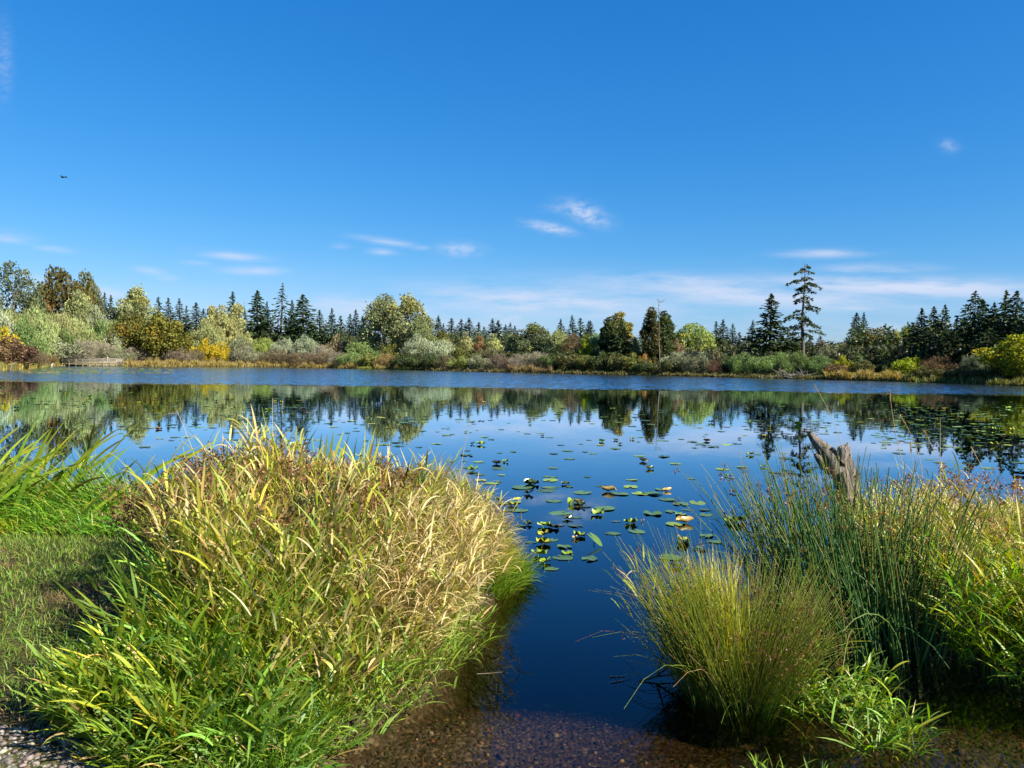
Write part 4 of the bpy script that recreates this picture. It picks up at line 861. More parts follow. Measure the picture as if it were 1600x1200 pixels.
# flying bird
p_ = at_depth(99, 277, 60); mb = MB()
ellip(mb, (0, 0, 0), (.17, .05, .05), nu=10, nv=8); ellip(mb, (.18, 0, .02), (.045, .035, .035), nu=8, nv=6); tube1(mb, [(.22, 0, .02), (.27, 0, .01)], [.012, .002], k=4)
tube1(mb, [(-.13, 0, 0), (-.28, 0, .01)], [.035, .045], k=4)
for s_ in (-1, 1):
    xs_ = np.array([[.10, .0, .02], [.11, .16, .07], [.05, .34, .05], [-.10, .44, .02], [-.06, .30, .04], [-.05, .14, .05], [-.06, 0, .02]]); xs_[:, 1] *= s_
    up_ = xs_ + np.array([0, 0, .008]); mb.add(np.concatenate([xs_, up_]), q=[(0, 1, 5, 6), (1, 2, 4, 5), (7, 13, 12, 8), (8, 12, 11, 9), (0, 7, 8, 1), (1, 8, 9, 2), (6, 5, 12, 13), (5, 4, 11, 12)], t=[(2, 3, 4), (9, 11, 10), (2, 9, 10), (2, 10, 3), (3, 10, 11), (3, 11, 4)])
o_ = mb.build('flying_bird', M_dark); o_.location = p_; o_.rotation_euler = (0, .1, math.pi * .93); tag(o_, 'small dark bird gliding in the blue sky on the left', 'bird')
# ------------------------------------------------------------------ pebbles: submerged gravel and the dry strip
R = np.random.default_rng(5)
def stones(name, label, X, Y, size, pal, flat=.55, lift=.2, kind='stuff'):
    n = len(X); ph = (1 + 5 ** .5) / 2
    b = np.array([(-1, ph, 0), (1, ph, 0), (-1, -ph, 0), (1, -ph, 0), (0, -1, ph), (0, 1, ph), (0, -1, -ph), (0, 1, -ph), (ph, 0, -1), (ph, 0, 1), (-ph, 0, -1), (-ph, 0, 1)], float) / 1.9
    f = np.array([(0, 11, 5), (0, 5, 1), (0, 1, 7), (0, 7, 10), (0, 10, 11), (1, 5, 9), (5, 11, 4), (11, 10, 2), (10, 7, 6), (7, 1, 8), (3, 9, 4), (3, 4, 2), (3, 2, 6), (3, 6, 8), (3, 8, 9), (4, 9, 5), (2, 4, 11), (6, 2, 10), (8, 6, 7), (9, 8, 1)])
    s = size[:, None] * np.stack([R.uniform(.75, 1.25, n), R.uniform(.6, 1.0, n), R.uniform(.35, .7, n) * flat / .55], 1) * .5
    v = b[None] * s[:, None] * R.uniform(.82, 1.15, (n, 12, 1))
    a = R.uniform(0, 6.28, n); c, d = np.cos(a)[:, None], np.sin(a)[:, None]
    v = np.stack([v[..., 0] * c - v[..., 1] * d, v[..., 0] * d + v[..., 1] * c, v[..., 2]], -1)
    Z = gz(X, Y) + s[:, 2] * lift
    v += np.stack([X, Y, Z], 1)[:, None]
    mb = MB(); mb.add(v.reshape(-1, 3), t=(f[None] + (np.arange(n) * 12)[:, None, None]).reshape(-1, 3), c=np.repeat(pick(pal, n, .2), 12, 0))
    return tag(mb.build(name, M_stone, None, True), label, 'gravel', kind=kind)
n = 15000; Y = R.uniform(2.4, 5.2, n); X = R.uniform(-1.4, 3.6, n)
k_ = (R.random(n) < np.clip(1.25 - (Y - 2.9) * .42, .12, 1)) & (hum(X, Y) < .12); X, Y = X[k_], Y[k_]
stones('gravel', 'brown gravel lying on the shallow lake bed at the near shore', X, Y, R.gamma(3, .005, len(X)) + .006,
       [(5, (.075, .052, .034)), (3, (.045, .034, .024)), (2, (.13, .085, .048)), (.6, (.28, .17, .08)), (.3, (.32, .27, .2)), (.4, (.22, .09, .05))])
n = 9000; X = R.uniform(-3.4, -.7, n); Y = R.uniform(2.5, 3.3, n); k_ = Y < 3.24 + .04 * np.sin(X * 9) - .16 * (X > -1.45); X, Y = X[k_], Y[k_]
stones('gravel', 'pale grey pebbles of the dry shore strip at the bottom left corner', X, Y, R.gamma(2.6, .0052, len(X)) + .005,
       [(4, (.24, .21, .18)), (3, (.16, .14, .12)), (1.6, (.40, .37, .34)), (2, (.10, .085, .07)), (.6, (.22, .15, .10))])

# ------------------------------------------------------------------ grass palettes
G_green = (.085, .20, .018); G_yg = (.20, .29, .022); G_yel = (.36, .36, .035); G_straw = (.46, .34, .12); G_pale = (.60, .48, .23); G_brown = (.13, .065, .028); G_blue = (.045, .13, .03); G_tan = (.32, .20, .08)
def inpoly(n, poly, seed=None):
    poly = np.array(poly, float); lo, hi = poly.min(0), poly.max(0); out = []
    A = poly; B = np.roll(poly, -1, 0)
    while sum(len(o) for o in out) < n:
        p = R.uniform(lo, hi, (n * 2, 2)); ins = np.zeros(len(p), bool)
        for (ax, ay), (bx, by) in zip(A, B):
            cr = (ay > p[:, 1]) != (by > p[:, 1]); xi = ax + (p[:, 1] - ay) / (by - ay if by != ay else 1e-9) * (bx - ax); ins ^= cr & (p[:, 0] < xi)
        out.append(p[ins])
    return np.concatenate(out)[:n]
def reeds(mb, xy, Ht, lean_az, lean, bend, leafL, leafW, nleaf, spal, lpal, tippal=None, leaf_tilt=(.5, 1.0), leaf_bend=(.1, 1.1), r=.0022, cm=None, lo=.12, hi=1.0, seg=5, zoff=-.03, lean_follow=.35, jit=.16):
    """leafy reed or grass stems: bent culm with alternate blades"""
    n = len(xy); P = np.concatenate([xy, (np.maximum(gz(xy[:, 0], xy[:, 1]), -.03) + zoff)[:, None]], 1)
    Ht = np.broadcast_to(Ht, (n,)).astype(float)
    pts = pathn(P, Ht, lean_az, lean, bend, 7)
    sc_ = pick(spal, n, jit)
    tubes(mb, pts, (r * np.linspace(1.1, .35, 8))[None] * np.ones((n, 1)), sc_, None, 3)
    nl = nleaf; fr = (np.linspace(lo, hi, nl)[None] + R.uniform(-.05, .05, (n, nl))).clip(0.02, 1)
    ii = np.repeat(np.arange(n), nl); ff = fr.ravel()
    ix = ff * 7; i0 = np.minimum(ix.astype(int), 6); w_ = (ix - i0)[:, None]
    Q = pts[ii, i0] * (1 - w_) + pts[ii, i0 + 1] * w_
    az = R.uniform(0, 2 * math.pi, n)[ii] + np.tile(np.arange(nl) * math.pi, n) + R.normal(0, .7, n * nl)
    # blades tend to follow the lean of their culm
    vx = np.cos(az) + lean_follow * np.cos(lean_az)[ii] * 2; vy = np.sin(az) + lean_follow * np.sin(lean_az)[ii] * 2; az = np.arctan2(vy, vx)
    m = n * nl
    tl = R.uniform(*leaf_tilt, m) * (1.15 - .75 * ff) + .3 * (lean + bend)[ii] * ff
    bd = R.uniform(*leaf_bend, m)
    L = leafL * R.uniform(.55, 1.2, m) * (1.1 - .35 * ff) * (Ht[ii] / np.mean(Ht)) ** .5
    lc = pick(lpal, m, jit)
    if cm is not None: lc = lc * cm[ii]
    kk_ = R.random(m) < .10; bd = np.where(kk_, bd + R.uniform(.8, 1.8, m), bd)
    blades(mb, Q, L, leafW * R.uniform(.6, 1.3, m), az, tl, bd, lc, None if tippal is None else pick(tippal, m, jit), seg=seg)
    return pts
def clumpify(xy, k, hv=.12, lv=.7, cv=.14):
    '''neighbouring stems share a clump: height factor, extra lean direction, colour shift'''
    c = xy[R.integers(len(xy), size=k)]
    idx = np.array([np.argmin(np.hypot(*(c - p).T)) for p in xy])
    hf = np.exp(R.normal(0, hv, k))[idx]; la = R.normal(0, lv, k)[idx]; ex = np.abs(R.normal(0, .16, k))[idx]
    warm = R.normal(0, cv, (k, 1)) * np.array([[1.0, .15, -.6]]) + R.normal(0, cv * .6, (k, 1))
    return hf, la, ex, np.exp(warm)[idx]
def heads(mb, tips, pal, n=16, spread=.03, size=.018, droop=0.0, length=.10):
    """loose brown seed heads at stem tips"""
    m = len(tips); ii = np.repeat(np.arange(m), n)
    P = tips[ii] + R.normal(0, 1, (m * n, 3)) * np.array([spread, spread, length * .35]) + np.array([0, 0, -.02])
    cards(mb, P, size * R.uniform(.6, 1.6, m * n), size * .5 * R.uniform(.6, 1.4, m * n), rdir(m * n, .6), rdir(m * n), pick(pal, m * n, .3))
def stuff(mb, name, label, cat, m=None): return tag(mb.build(name, m or M_grass), label, cat, kind='stuff')

def core_h(x, y):
    """how high the left tussock stands at x, y"""
    a = np.exp(-((np.abs(x + 1.62) / 1.32) ** 3 + (np.abs(y - 5.6) / 1.7) ** 3)); b = np.exp(-(((x + 1.7) / 1.0) ** 2 + ((y - 4.2) / .7) ** 2))
    nz = .07 * np.sin(x * 5.1 + 1.7 * np.sin(y * 2.1)) + .06 * np.sin(y * 4.3 + x * 2.7 + 1) + .04 * np.sin(x * 11 + y * 7)
    return np.clip((.24 + .55 * a + .16 * b) * (1 + nz), .2, .95)
cx, cy = -1.55, 5.1
def outward(xy, jitter=.6, c=(cx, cy)):
    return np.arctan2(xy[:, 1] - c[1], xy[:, 0] - c[0]) + R.normal(0, jitter, len(xy))
def outd(xy, c=(cx, cy), s=(1.5, 1.9)): return np.hypot((xy[:, 0] - c[0]) / s[0], (xy[:, 1] - c[1]) / s[1])

# --- big left tussock: straw coloured reed grass
R = np.random.default_rng(21)
MAIN = [(-1.85, 4.3), (-1.4, 3.8), (-1.0, 3.5), (-.75, 3.55), (-.45, 4.25), (-.36, 5.1), (-.22, 5.7), (-.40, 6.4), (-1.2, 7.0), (-2.3, 7.1), (-2.45, 6.3), (-2.1, 5.2)]
xy = inpoly(2550, MAIN); mb = MB(); d_ = outd(xy); hf, la, ex, cm = clumpify(xy, 70)
h_ = core_h(xy[:, 0], xy[:, 1]) * R.uniform(.72, 1.12, len(xy)) * hf
straw = [(1.9, G_straw), (3.6, G_yel), (3.0, G_yg), (.5, G_tan), (.7, G_pale), (1.0, G_green)]
reeds(mb, xy, h_, outward(xy) + la, .05 + ex + .22 * d_ * R.uniform(.3, 1.3, len(xy)), .12 + .45 * d_ * R.uniform(0, 1, len(xy)), .26, .0135, 8, [(2, G_straw), (1, G_tan), (1, G_yg), (.6, G_brown)], straw, [(2, G_straw), (1, G_pale), (1, G_yel)], cm=cm)
stuff(mb, 'reed_grass', 'tall straw yellow reed grass of the big left tussock', 'grass')
# upright yellow green blades through the tussock
xy = inpoly(2300, MAIN); mb = MB(); n = len(xy)
P = np.concatenate([xy, gz(xy[:, 0], xy[:, 1])[:, None]], 1)
blades(mb, P, core_h(xy[:, 0], xy[:, 1]) * R.uniform(.75, 1.12, n), R.uniform(.005, .012, n), outward(xy, .9), R.uniform(.02, .3, n), R.uniform(.1, .9, n), pick([(2, G_yg), (2, G_yel), (1, G_green), (1, G_straw)], n), pick([(2, G_yel), (1, G_straw)], n), seg=8)
stuff(mb, 'grass_blades', 'long yellow green blades standing through the big left tussock', 'grass')
# brown seed heads over the tussock
xy = inpoly(340, [(-2.3, 4.6), (-1.0, 4.3), (-.6, 5.4), (-.9, 6.5), (-2.2, 6.6), (-2.6, 5.6)]); mb = MB(); n = len(xy)
P = np.concatenate([xy, gz(xy[:, 0], xy[:, 1])[:, None]], 1)
pts = pathn(P, core_h(xy[:, 0], xy[:, 1]) * R.uniform(.88, 1.12, n), outward(xy, .8), R.uniform(.03, .25, n), R.uniform(.05, .5, n), 7)
tubes(mb, pts, np.linspace(.0022, .0012, 8)[None] * np.ones((n, 1)), pick([(2, G_tan), (1, G_brown)], n), None, 3)
heads(mb, pts[:, -1], [(3, (.17, .085, .035)), (1, (.26, .14, .055)), (1, (.10, .05, .025))], 34, .036, .027, length=.09)
stuff(mb, 'seed_heads', 'rusty brown rush seed heads scattered over the big left tussock', 'seed heads')

# --- straw fall on the right flank (over the water)
R = np.random.default_rng(22)
xy = inpoly(900, [(-.85, 3.95), (-.48, 4.0), (-.32, 5.0), (-.22, 5.8), (-.6, 6.2), (-.9, 5.0)]); mb = MB(); n = len(xy)
reeds(mb, xy, R.uniform(.55, .95, n) * (.65 + .35 * core_h(xy[:, 0], xy[:, 1])), R.normal(-.25, .55, n), R.uniform(.05, .35, n), R.uniform(.2, 1.0, n), .22, .0085, 8, [(2, G_straw), (1, G_tan)], [(3, G_pale), (3, G_straw), (1.4, G_yel), (1, G_yg)], [(1, G_pale)], leaf_bend=(.3, 1.6))
stuff(mb, 'dry_grass', 'bleached straw grass on the right flank of the left tussock', 'grass')
# fine yellow green tongue reaching right
R = np.random.default_rng(23)
TONG = [(-.95, 5.6), (-.45, 5.3), (-.12, 5.65), (.0, 6.0), (-.1, 6.4), (-.5, 6.8), (-1.0, 6.9)]
xy = inpoly(7600, TONG); mb = MB(); n = len(xy)
P = np.concatenate([xy, gz(xy[:, 0], xy[:, 1])[:, None]], 1)
hh = np.clip(.80 - .52 * np.clip((xy[:, 0] + .9) / .9, 0, 1), .2, .9)
blades(mb, P, hh * R.uniform(.7, 1.25, n), R.uniform(.003, .007, n), R.normal(-.12, .6, n), R.uniform(.1, .45, n), R.uniform(.4, 1.5, n), pick([(3, G_yg), (3, G_yel), (1, G_green), (1.3, G_straw)], n), pick([(2, G_yel), (2, G_straw)], n), seg=7)
stuff(mb, 'fine_grass', 'fine yellow green arching grass on the right tongue of the left tussock', 'grass')
mb = MB(); xy = inpoly(2600, [(-.3, 5.5), (.0, 5.7), (.14, 6.1), (.02, 6.4), (-.3, 6.1)]); n = len(xy); P = np.concatenate([xy, (np.maximum(gz(xy[:, 0], xy[:, 1]), -.05))[:, None]], 1)
blades(mb, P, R.uniform(.14, .34, n), R.uniform(.003, .007, n), R.normal(-.2, 1.1, n), R.uniform(.1, .8, n), R.uniform(.3, 1.4, n), pick([(3, G_green), (3, G_yg), (1, G_yel)], n), seg=6)
stuff(mb, 'fine_grass', 'short green grass at the tip of the tongue over the water', 'grass')

# low foreground growth spilling over the pebbles
R = np.random.default_rng(28); mb = MB(); xy = inpoly(560, [(-1.45, 2.93), (-.80, 2.9), (-.80, 3.4), (-1.6, 3.3)]); n = len(xy)
reeds(mb, xy, R.uniform(.08, .26, n), R.normal(-1.8, .9, n), R.uniform(.2, 1.0, n), R.uniform(.1, .7, n), .17, .009, 6, [(1, G_yg)], [(4, (.15, .27, .03)), (2, (.10, .20, .03)), (2, G_yg), (.7, G_straw)], None, leaf_tilt=(.5, 1.4))
stuff(mb, 'grass_fringe', 'low green grass spilling over the pebbles at the bottom edge', 'grass')
# --- front left: broad green leafy reed grass splaying left and down
R = np.random.default_rng(24)
FRONT = [(-1.95, 3.3), (-1.5, 3.05), (-1.05, 3.1), (-1.1, 3.6), (-1.35, 4.5), (-1.8, 4.9), (-1.95, 4.8), (-1.8, 4.0)]
xy = inpoly(1300, FRONT); hf, la, ex, cm = clumpify(xy, 60, .13, .4, .15); mb = MB(); n = len(xy)
hh = R.uniform(.30, .62, n) * (.55 + .55 * np.clip((xy[:, 1] - 3.0) / 1.3, 0, 1)) * np.clip((xy[:, 0] + 2.45) / .8, .4, 1) * hf
az = np.arctan2(xy[:, 1] - 5.2, xy[:, 0] + 1.5) + R.normal(0, .6, n)
G_lf = (.19, .29, .04); G_lf2 = (.115, .21, .035)
reeds(mb, xy, hh, az + la, ex + R.uniform(.1, .7, n), R.uniform(.1, .7, n), .235, .0135, 8, [(2, G_yg), (1, G_straw), (1, G_tan)], [(4, G_lf), (2, G_lf2), (3, G_yg), (1.6, G_yel), (.5, G_straw)], None, leaf_tilt=(.45, 1.25), leaf_bend=(0, .7), lean_follow=.55, jit=.2, cm=cm)
stuff(mb, 'leafy_reed_grass', 'green broad leaved reed grass splaying at the front left', 'grass')
# low broad leaves and small herb layer beneath
xy = inpoly(3600, [(-1.98, 3.25), (-1.5, 3.05), (-.85, 3.0), (-.78, 3.7), (-1.0, 4.6), (-1.9, 5.0), (-1.9, 4.3)]); n = len(xy); mb = MB()
P = np.concatenate([xy, (gz(xy[:, 0], xy[:, 1]) + R.uniform(0, .24, n))[:, None]], 1)
blades(mb, P, R.uniform(.05, .13, n), R.uniform(.008, .018, n), R.uniform(0, 6.28, n), R.uniform(.4, 1.3, n), R.uniform(0, .7, n), pick([(3, G_green), (2, G_lf2), (1, G_yg)], n, .25), seg=3)
stuff(mb, 'herb_layer', 'low green leaves under the front left reed grass', 'ground cover')
# bright fine grass tuft in front centre-left
R = np.random.default_rng(25); mb = MB(); xy = inpoly(3000, [(-1.30, 3.0), (-.82, 2.98), (-.80, 3.5), (-1.1, 3.85), (-1.4, 3.5)]); n = len(xy); P = np.concatenate([xy, gz(xy[:, 0], xy[:, 1])[:, None]], 1)
blades(mb, P, R.uniform(.10, .32, n), R.uniform(.003, .008, n), outward(xy, 1.2, (-1.15, 3.6)), R.uniform(.05, .6, n), R.uniform(.3, 1.3, n), pick([(4, (.12, .25, .025)), (2, (.18, .30, .03)), (1, G_yg)], n), seg=6)
stuff(mb, 'grass_tuft', 'vivid green fine grass tuft at the bottom edge left of the shallows', 'grass')
# narrow green leaves hanging over the shallow water
R = np.random.default_rng(26); mb = MB(); xy = inpoly(220, [(-.9, 3.25), (-.75, 3.3), (-.5, 3.8), (-.30, 4.3), (-.28, 4.9), (-.5, 4.9), (-.8, 3.9)]); n = len(xy)
reeds(mb, xy, R.uniform(.18, .42, n), R.normal(-.7, .7, n), R.uniform(.3, .9, n), R.uniform(.1, .7, n), .17, .008, 7, [(1, G_yg), (1, G_tan)], [(3, G_lf), (2, G_yg), (1, G_green), (.6, G_straw)], None, lean_follow=.4)
stuff(mb, 'grass_fringe', 'narrow green leaves hanging over the shallows from the left tussock', 'grass')
# dead brown thatch inside the hollow
mb = MB(); xy = inpoly(5200, MAIN); n = len(xy); P = np.concatenate([xy, (gz(xy[:, 0], xy[:, 1]) + R.uniform(0, .35, n) * core_h(xy[:, 0], xy[:, 1]))[:, None]], 1)
blades(mb, P, R.uniform(.12, .3, n), R.uniform(.003, .008, n), R.uniform(0, 6.28, n), R.uniform(.2, 1.5, n), R.uniform(-.4, .9, n), pick([(2, G_brown), (2, G_tan), (1, G_green)], n, .25), seg=4)
stuff(mb, 'thatch', 'dead brown thatch low inside the left tussock', 'dead grass')

# --- left bank beyond: bright green grass laid to the left, straw on its right
R = np.random.default_rng(27)
BANK = [(-7.4, 6.9), (-4.6, 6.8), (-3.1, 6.7), (-2.6, 7.2), (-3.3, 7.9), (-4.2, 8.4), (-7.5, 9.4)]
mb = MB(); xy = inpoly(15000, BANK); n = len(xy); P = np.concatenate([xy, gz(xy[:, 0], xy[:, 1])[:, None]], 1)
hz_ = np.clip((xy[:, 1] - 6.4) / 1.2, .35, 1.0)
hf, la, ex, cm = clumpify(xy, 90, .22, .7, .12)
blades(mb, P, R.uniform(.24, .60, n) * hz_ * hf, R.uniform(.004, .011, n), R.normal(-2.6, .8, n) + la, ex + R.uniform(.1, .6, n), R.uniform(.4, 1.7, n), pick([(4, (.11, .26, .018)), (3, (.19, .32, .02)), (1.2, G_yel), (1, G_green), (.4, G_straw)], n) * cm, seg=6)
stuff(mb, 'bank_grass', 'bright green grass on the left bank behind the lawn', 'grass')
mb = MB(); xy = inpoly(3000, [(-3.2, 6.7), (-2.3, 6.9), (-2.0, 7.4), (-2.6, 7.9), (-3.6, 8.0)]); n = len(xy); P = np.concatenate([xy, gz(xy[:, 0], xy[:, 1])[:, None]], 1)
blades(mb, P, R.uniform(.2, .58, n), R.uniform(.003, .008, n), R.normal(.3, 1.3, n), R.uniform(.2, .8, n), R.uniform(.3, 1.5, n), pick([(3, G_pale), (3, G_straw), (2, G_tan), (1.2, G_yg)], n), seg=6)
stuff(mb, 'dry_grass', 'pale straw grass at the water between left bank and tussock', 'grass')
# lawn
mb = MB(); xy = inpoly(42000, [(-6.6, 3.2), (-1.9, 3.2), (-2.0, 5.2), (-2.9, 6.6), (-4.6, 6.9), (-7.4, 7.0)]); n = len(xy); P = np.concatenate([xy, gz(xy[:, 0], xy[:, 1])[:, None]], 1)
pn = np.sin(xy[:, 0] * 2.3 + 1.2 * np.sin(xy[:, 1] * 2.9)) + np.sin(xy[:, 1] * 3.7 + xy[:, 0] * 1.7); bs = (pn + R.normal(0, .5, n)) > .95
c1 = pick([(4, (.12, .22, .022)), (2, (.19, .25, .035)), (.7, (.26, .26, .06))], n); c2 = pick([(2, (.20, .12, .05)), (1, (.15, .13, .04)), (1, (.3, .2, .09))], n)
blades(mb, P, R.uniform(.025, .075, n), R.uniform(.003, .006, n), R.uniform(0, 6.28, n), R.uniform(.1, 1.0, n), R.uniform(0, 1.2, n), np.where(bs[:, None], c2, c1), seg=3)
stuff(mb, 'lawn_grass', 'short trodden lawn with brown patches at the left edge', 'grass')

# ------------------------------------------------------------------ iris leaves
def iris(name, label, cat, base, n, Lr, az_mu, az_sd, spread, pal, seed, tilt=(.1, .5), bend=(.1, .8), wd=(.026, .042)):
    global R
    R = np.random.default_rng(seed)
    root = empty(name, (base[0], base[1], gz1(*base)), 0, label, cat)
    for k in range(n):
        mb = MB(); p = R.normal(0, 1, 2) * spread
        blades(mb, [(p[0], p[1], -.05)], R.uniform(*Lr), R.uniform(*wd), R.normal(az_mu, az_sd), R.uniform(*tilt), R.uniform(*bend), pick(pal, 1, .15), pick([(2, G_yel), (1, G_yg), (.5, G_brown)], 1), seg=9, twist=R.uniform(.9, 2.2, 1), prof=np.interp(np.linspace(0, 1, 10), [0, .1, .6, .9, 1], [.7, 1, .95, .5, .03]))
        mb.build('leaf', M_grass, root)
    return root
ipal = [(3, (.14, .27, .02)), (2, (.24, .33, .025)), (1, G_yel), (.5, G_green)]
iris('iris_plant', 'big yellow green iris clump at the left edge with sword leaves leaning right', 'iris', (-4.95, 7.55), 60, (.75, 1.25), -.05, .4, (.40, .28), ipal, 31, (.25, .75), (.2, .9))
iris('iris_plant', 'iris clump further left whose leaves are cut by the picture edge', 'iris', (-5.9, 7.9), 30, (.7, 1.15), .0, .8, (.35, .25), ipal, 32, (.1, .5), (.1, .8))
iris('iris_plant', 'small iris clump bending low over the bright left bank', 'iris', (-4.1, 7.4), 14, (.5, .8), .2, .6, (.25, .2), ipal, 33, (.5, 1.0), (.2, .8))
ip2 = [(2, (.15, .26, .03)), (2, G_yel), (1.5, (.07, .16, .03)), (.6, (.42, .30, .04))]
iris('iris_plant', 'upright sword leaves with yellow tips behind the top of the left tussock', 'iris', (-1.68, 6.55), 40, (.88, 1.10), .4, 1.4, (.30, .10), ip2, 34, (.02, .18), (.02, .3))
iris('iris_plant', 'dark green sword leaves rising right of the tussock top', 'iris', (-1.05, 6.2), 18, (.78, 1.02), .1, .7, (.16, .1), [(2, (.05, .13, .03)), (1, (.09, .18, .03))], 35, (.08, .4), (.05, .4))

# ------------------------------------------------------------------ tall dry flowering stalks
def stalk(base_px, tip_px, Y, label, curl=0.0, head=True):
    b = at_depth(base_px[0], base_px[1], Y); t = at_depth(tip_px[0], tip_px[1], Y + R.uniform(-.1, .1))
    root = empty('grass_stalk', b, 0, label, 'grass stalk')
    e = np.array(t - b); ts = np.linspace(0, 1, 12)[:, None]
    side = np.array([curl, 0, 0])
    pts = e[None] * ts + side[None] * (4 * ts * (1 - ts)) + np.array([0, 0, 1.0]) * 0
    mb = MB(); tube1(mb, pts, np.linspace(.0032, .0014, 12), (.55, .43, .26), k=5); mb.build('stem', M_grass, root)
    if head:
        mb = MB(); m_ = 46; tt = R.uniform(.90, 1.0, m_); P = np.stack([np.interp(tt, ts[:, 0], pts[:, k]) for k in range(3)], 1) + R.normal(0, .0028, (m_, 3))
        d = np.tile(pts[-1] - pts[-3], (m_, 1)); d /= np.linalg.norm(d, axis=1, keepdims=True); d += R.normal(0, .3, (m_, 3))
        cards(mb, P, .016, .005, d, rdir(m_), pick([(1, G_straw), (1, G_tan)], m_)); mb.build('seed_head', M_grass, root)
R = np.random.default_rng(41)
stalk((425, 760), (426, 622), 6.0, 'straight pale stalk rising highest from the top of the left tussock', .0, False)
stalk((330, 800), (277, 643), 6.3, 'pale stalk leaning left from the tussock above the straw grass', .02, False)
stalk((718, 790), (737, 655), 6.2, 'thin pale stalk right of the tussock before open water', -.03, False)
stalk((240, 780), (292, 672), 7.6, 'fine pale stalk slanting right between left bank and tussock', .0, False)
stalk((645, 720), (668, 630), 6.4, 'short fine stalk above the right side of the tussock', .0, False) if False else None
stalk((1325, 780), (1272, 601), 6.3, 'arched dry stalk curving left above the stump', .08, True)
stalk((1420, 760), (1390, 610), 6.0, 'tall dry stalk with upright head right of the stump', -.02, True)
stalk((1440, 770), (1407, 650), 6.2, 'dry stalk with bent tip right of the upright one', .06, True)
stalk((1469, 770), (1469, 652), 6.1, 'thin straight stalk above the right grass', 0, False)
stalk((1480, 800), (1443, 672), 6.2, 'dry stalk leaning left with a thick drooping head', .05, True)
stalk((1562, 800), (1517, 698), 6.4, 'pale stalk leaning left at the far right', .02, True)
stalk((1440, 850), (1422, 690), 5.6, 'dry stalk in the middle of the right grass', .0, True)

# ------------------------------------------------------------------ rush clump in the water (right of centre)
R = np.random.default_rng(51)
bx, by = 1.22, 4.0
root = empty('rush_clump', (bx, by, 0), 0, 'rounded rush clump with brown flower tufts standing in the shallows', 'rushes'); root.scale = (.86, .86, .93)
mb = MB(); n = 1650; a = R.uniform(0, 6.28, n); rr_ = np.sqrt(R.uniform(0, 1, n)) * .27
P = np.stack([np.cos(a) * rr_, np.sin(a) * rr_ * .9, np.full(n, -.16)], 1)
az = a + R.normal(0, .5, n); az = np.arctan2(np.sin(az) * .9, np.cos(az) - .03); hf, la, ex, cm = clumpify(P[:, :2], 34, .15, .5, .10); az = az + la * .6; Lr = R.uniform(.54, .86, n) * hf
tl = .03 + ex * .5 + .50 * (rr_ / .27) * R.uniform(.2, 1.0, n); bd = np.where(R.random(n) < .07, R.uniform(.8, 2.0, n), R.uniform(0, .45, n))
pts = pathn(P, Lr, az, tl, bd, 6)
tubes(mb, pts, np.linspace(.0026, .0009, 7)[None] * np.ones((n, 1)), pick([(4, (.085, .18, .022)), (3, (.15, .24, .025)), (1.5, (.28, .31, .035)), (.3, G_tan)], n), pick([(3, (.24, .32, .035)), (2, G_yel), (1, G_straw), (.4, G_tan)], n), 3)
mb.build('stems', M_grass, root)['kind'] = 'stuff'
mb = MB(); sel = R.random(n) < np.where(np.cos(az) > -.2, .34, .12); q_ = pts[sel]; f_ = R.uniform(.72, .95, len(q_)) * 6; i0 = f_.astype(int); w_ = (f_ - i0)[:, None]; jj = np.arange(len(q_))
heads(mb, q_[jj, i0] * (1 - w_) + q_[jj, i0 + 1] * w_, [(3, (.11, .055, .024)), (2, (.17, .09, .035))], 12, .009, .013, length=.04)
mb.build('flower_tufts', M_grass, root)['kind'] = 'stuff'
# yellow grass growing through its top left
mb = MB(); n = 520; a = R.uniform(0, 6.28, n); rr_ = R.uniform(0, .2, n); P = np.stack([-.10 + np.cos(a) * rr_, .08 + np.sin(a) * rr_, np.full(n, .0)], 1)
Lr = R.uniform(.50, .82, n)
blades(mb, P, Lr, R.uniform(.004, .009, n), R.normal(2.7, 1.0, n), R.uniform(.02, .45, n), R.uniform(.0, .6, n), pick([(2, G_yg), (2, G_yel), (1, G_green)], n), pick([(2, G_yel), (2, G_straw)], n), seg=6)
xy2 = np.stack([R.uniform(-.3, .05, 90), R.uniform(-.1, .2, 90)], 1)
mb.build('grass_blades', M_grass, root)['kind'] = 'stuff'
mb = MB(); xy = np.stack([bx + R.uniform(-.28, .0, 70), by + R.uniform(-.15, .2, 70)], 1); n = 70
reeds(mb, xy, R.uniform(.45, .78, n), R.normal(2.9, .7, n), R.uniform(.1, .5, n), R.uniform(.1, .6, n), .16, .008, 7, [(1, G_yg), (1, G_straw)], [(2, G_yg), (2, G_yel), (1, G_lf), (1, G_straw)], None)
stuff(mb, 'leafy_grass', 'leafy yellow green grass mixed into the left side of the rush clump', 'grass')

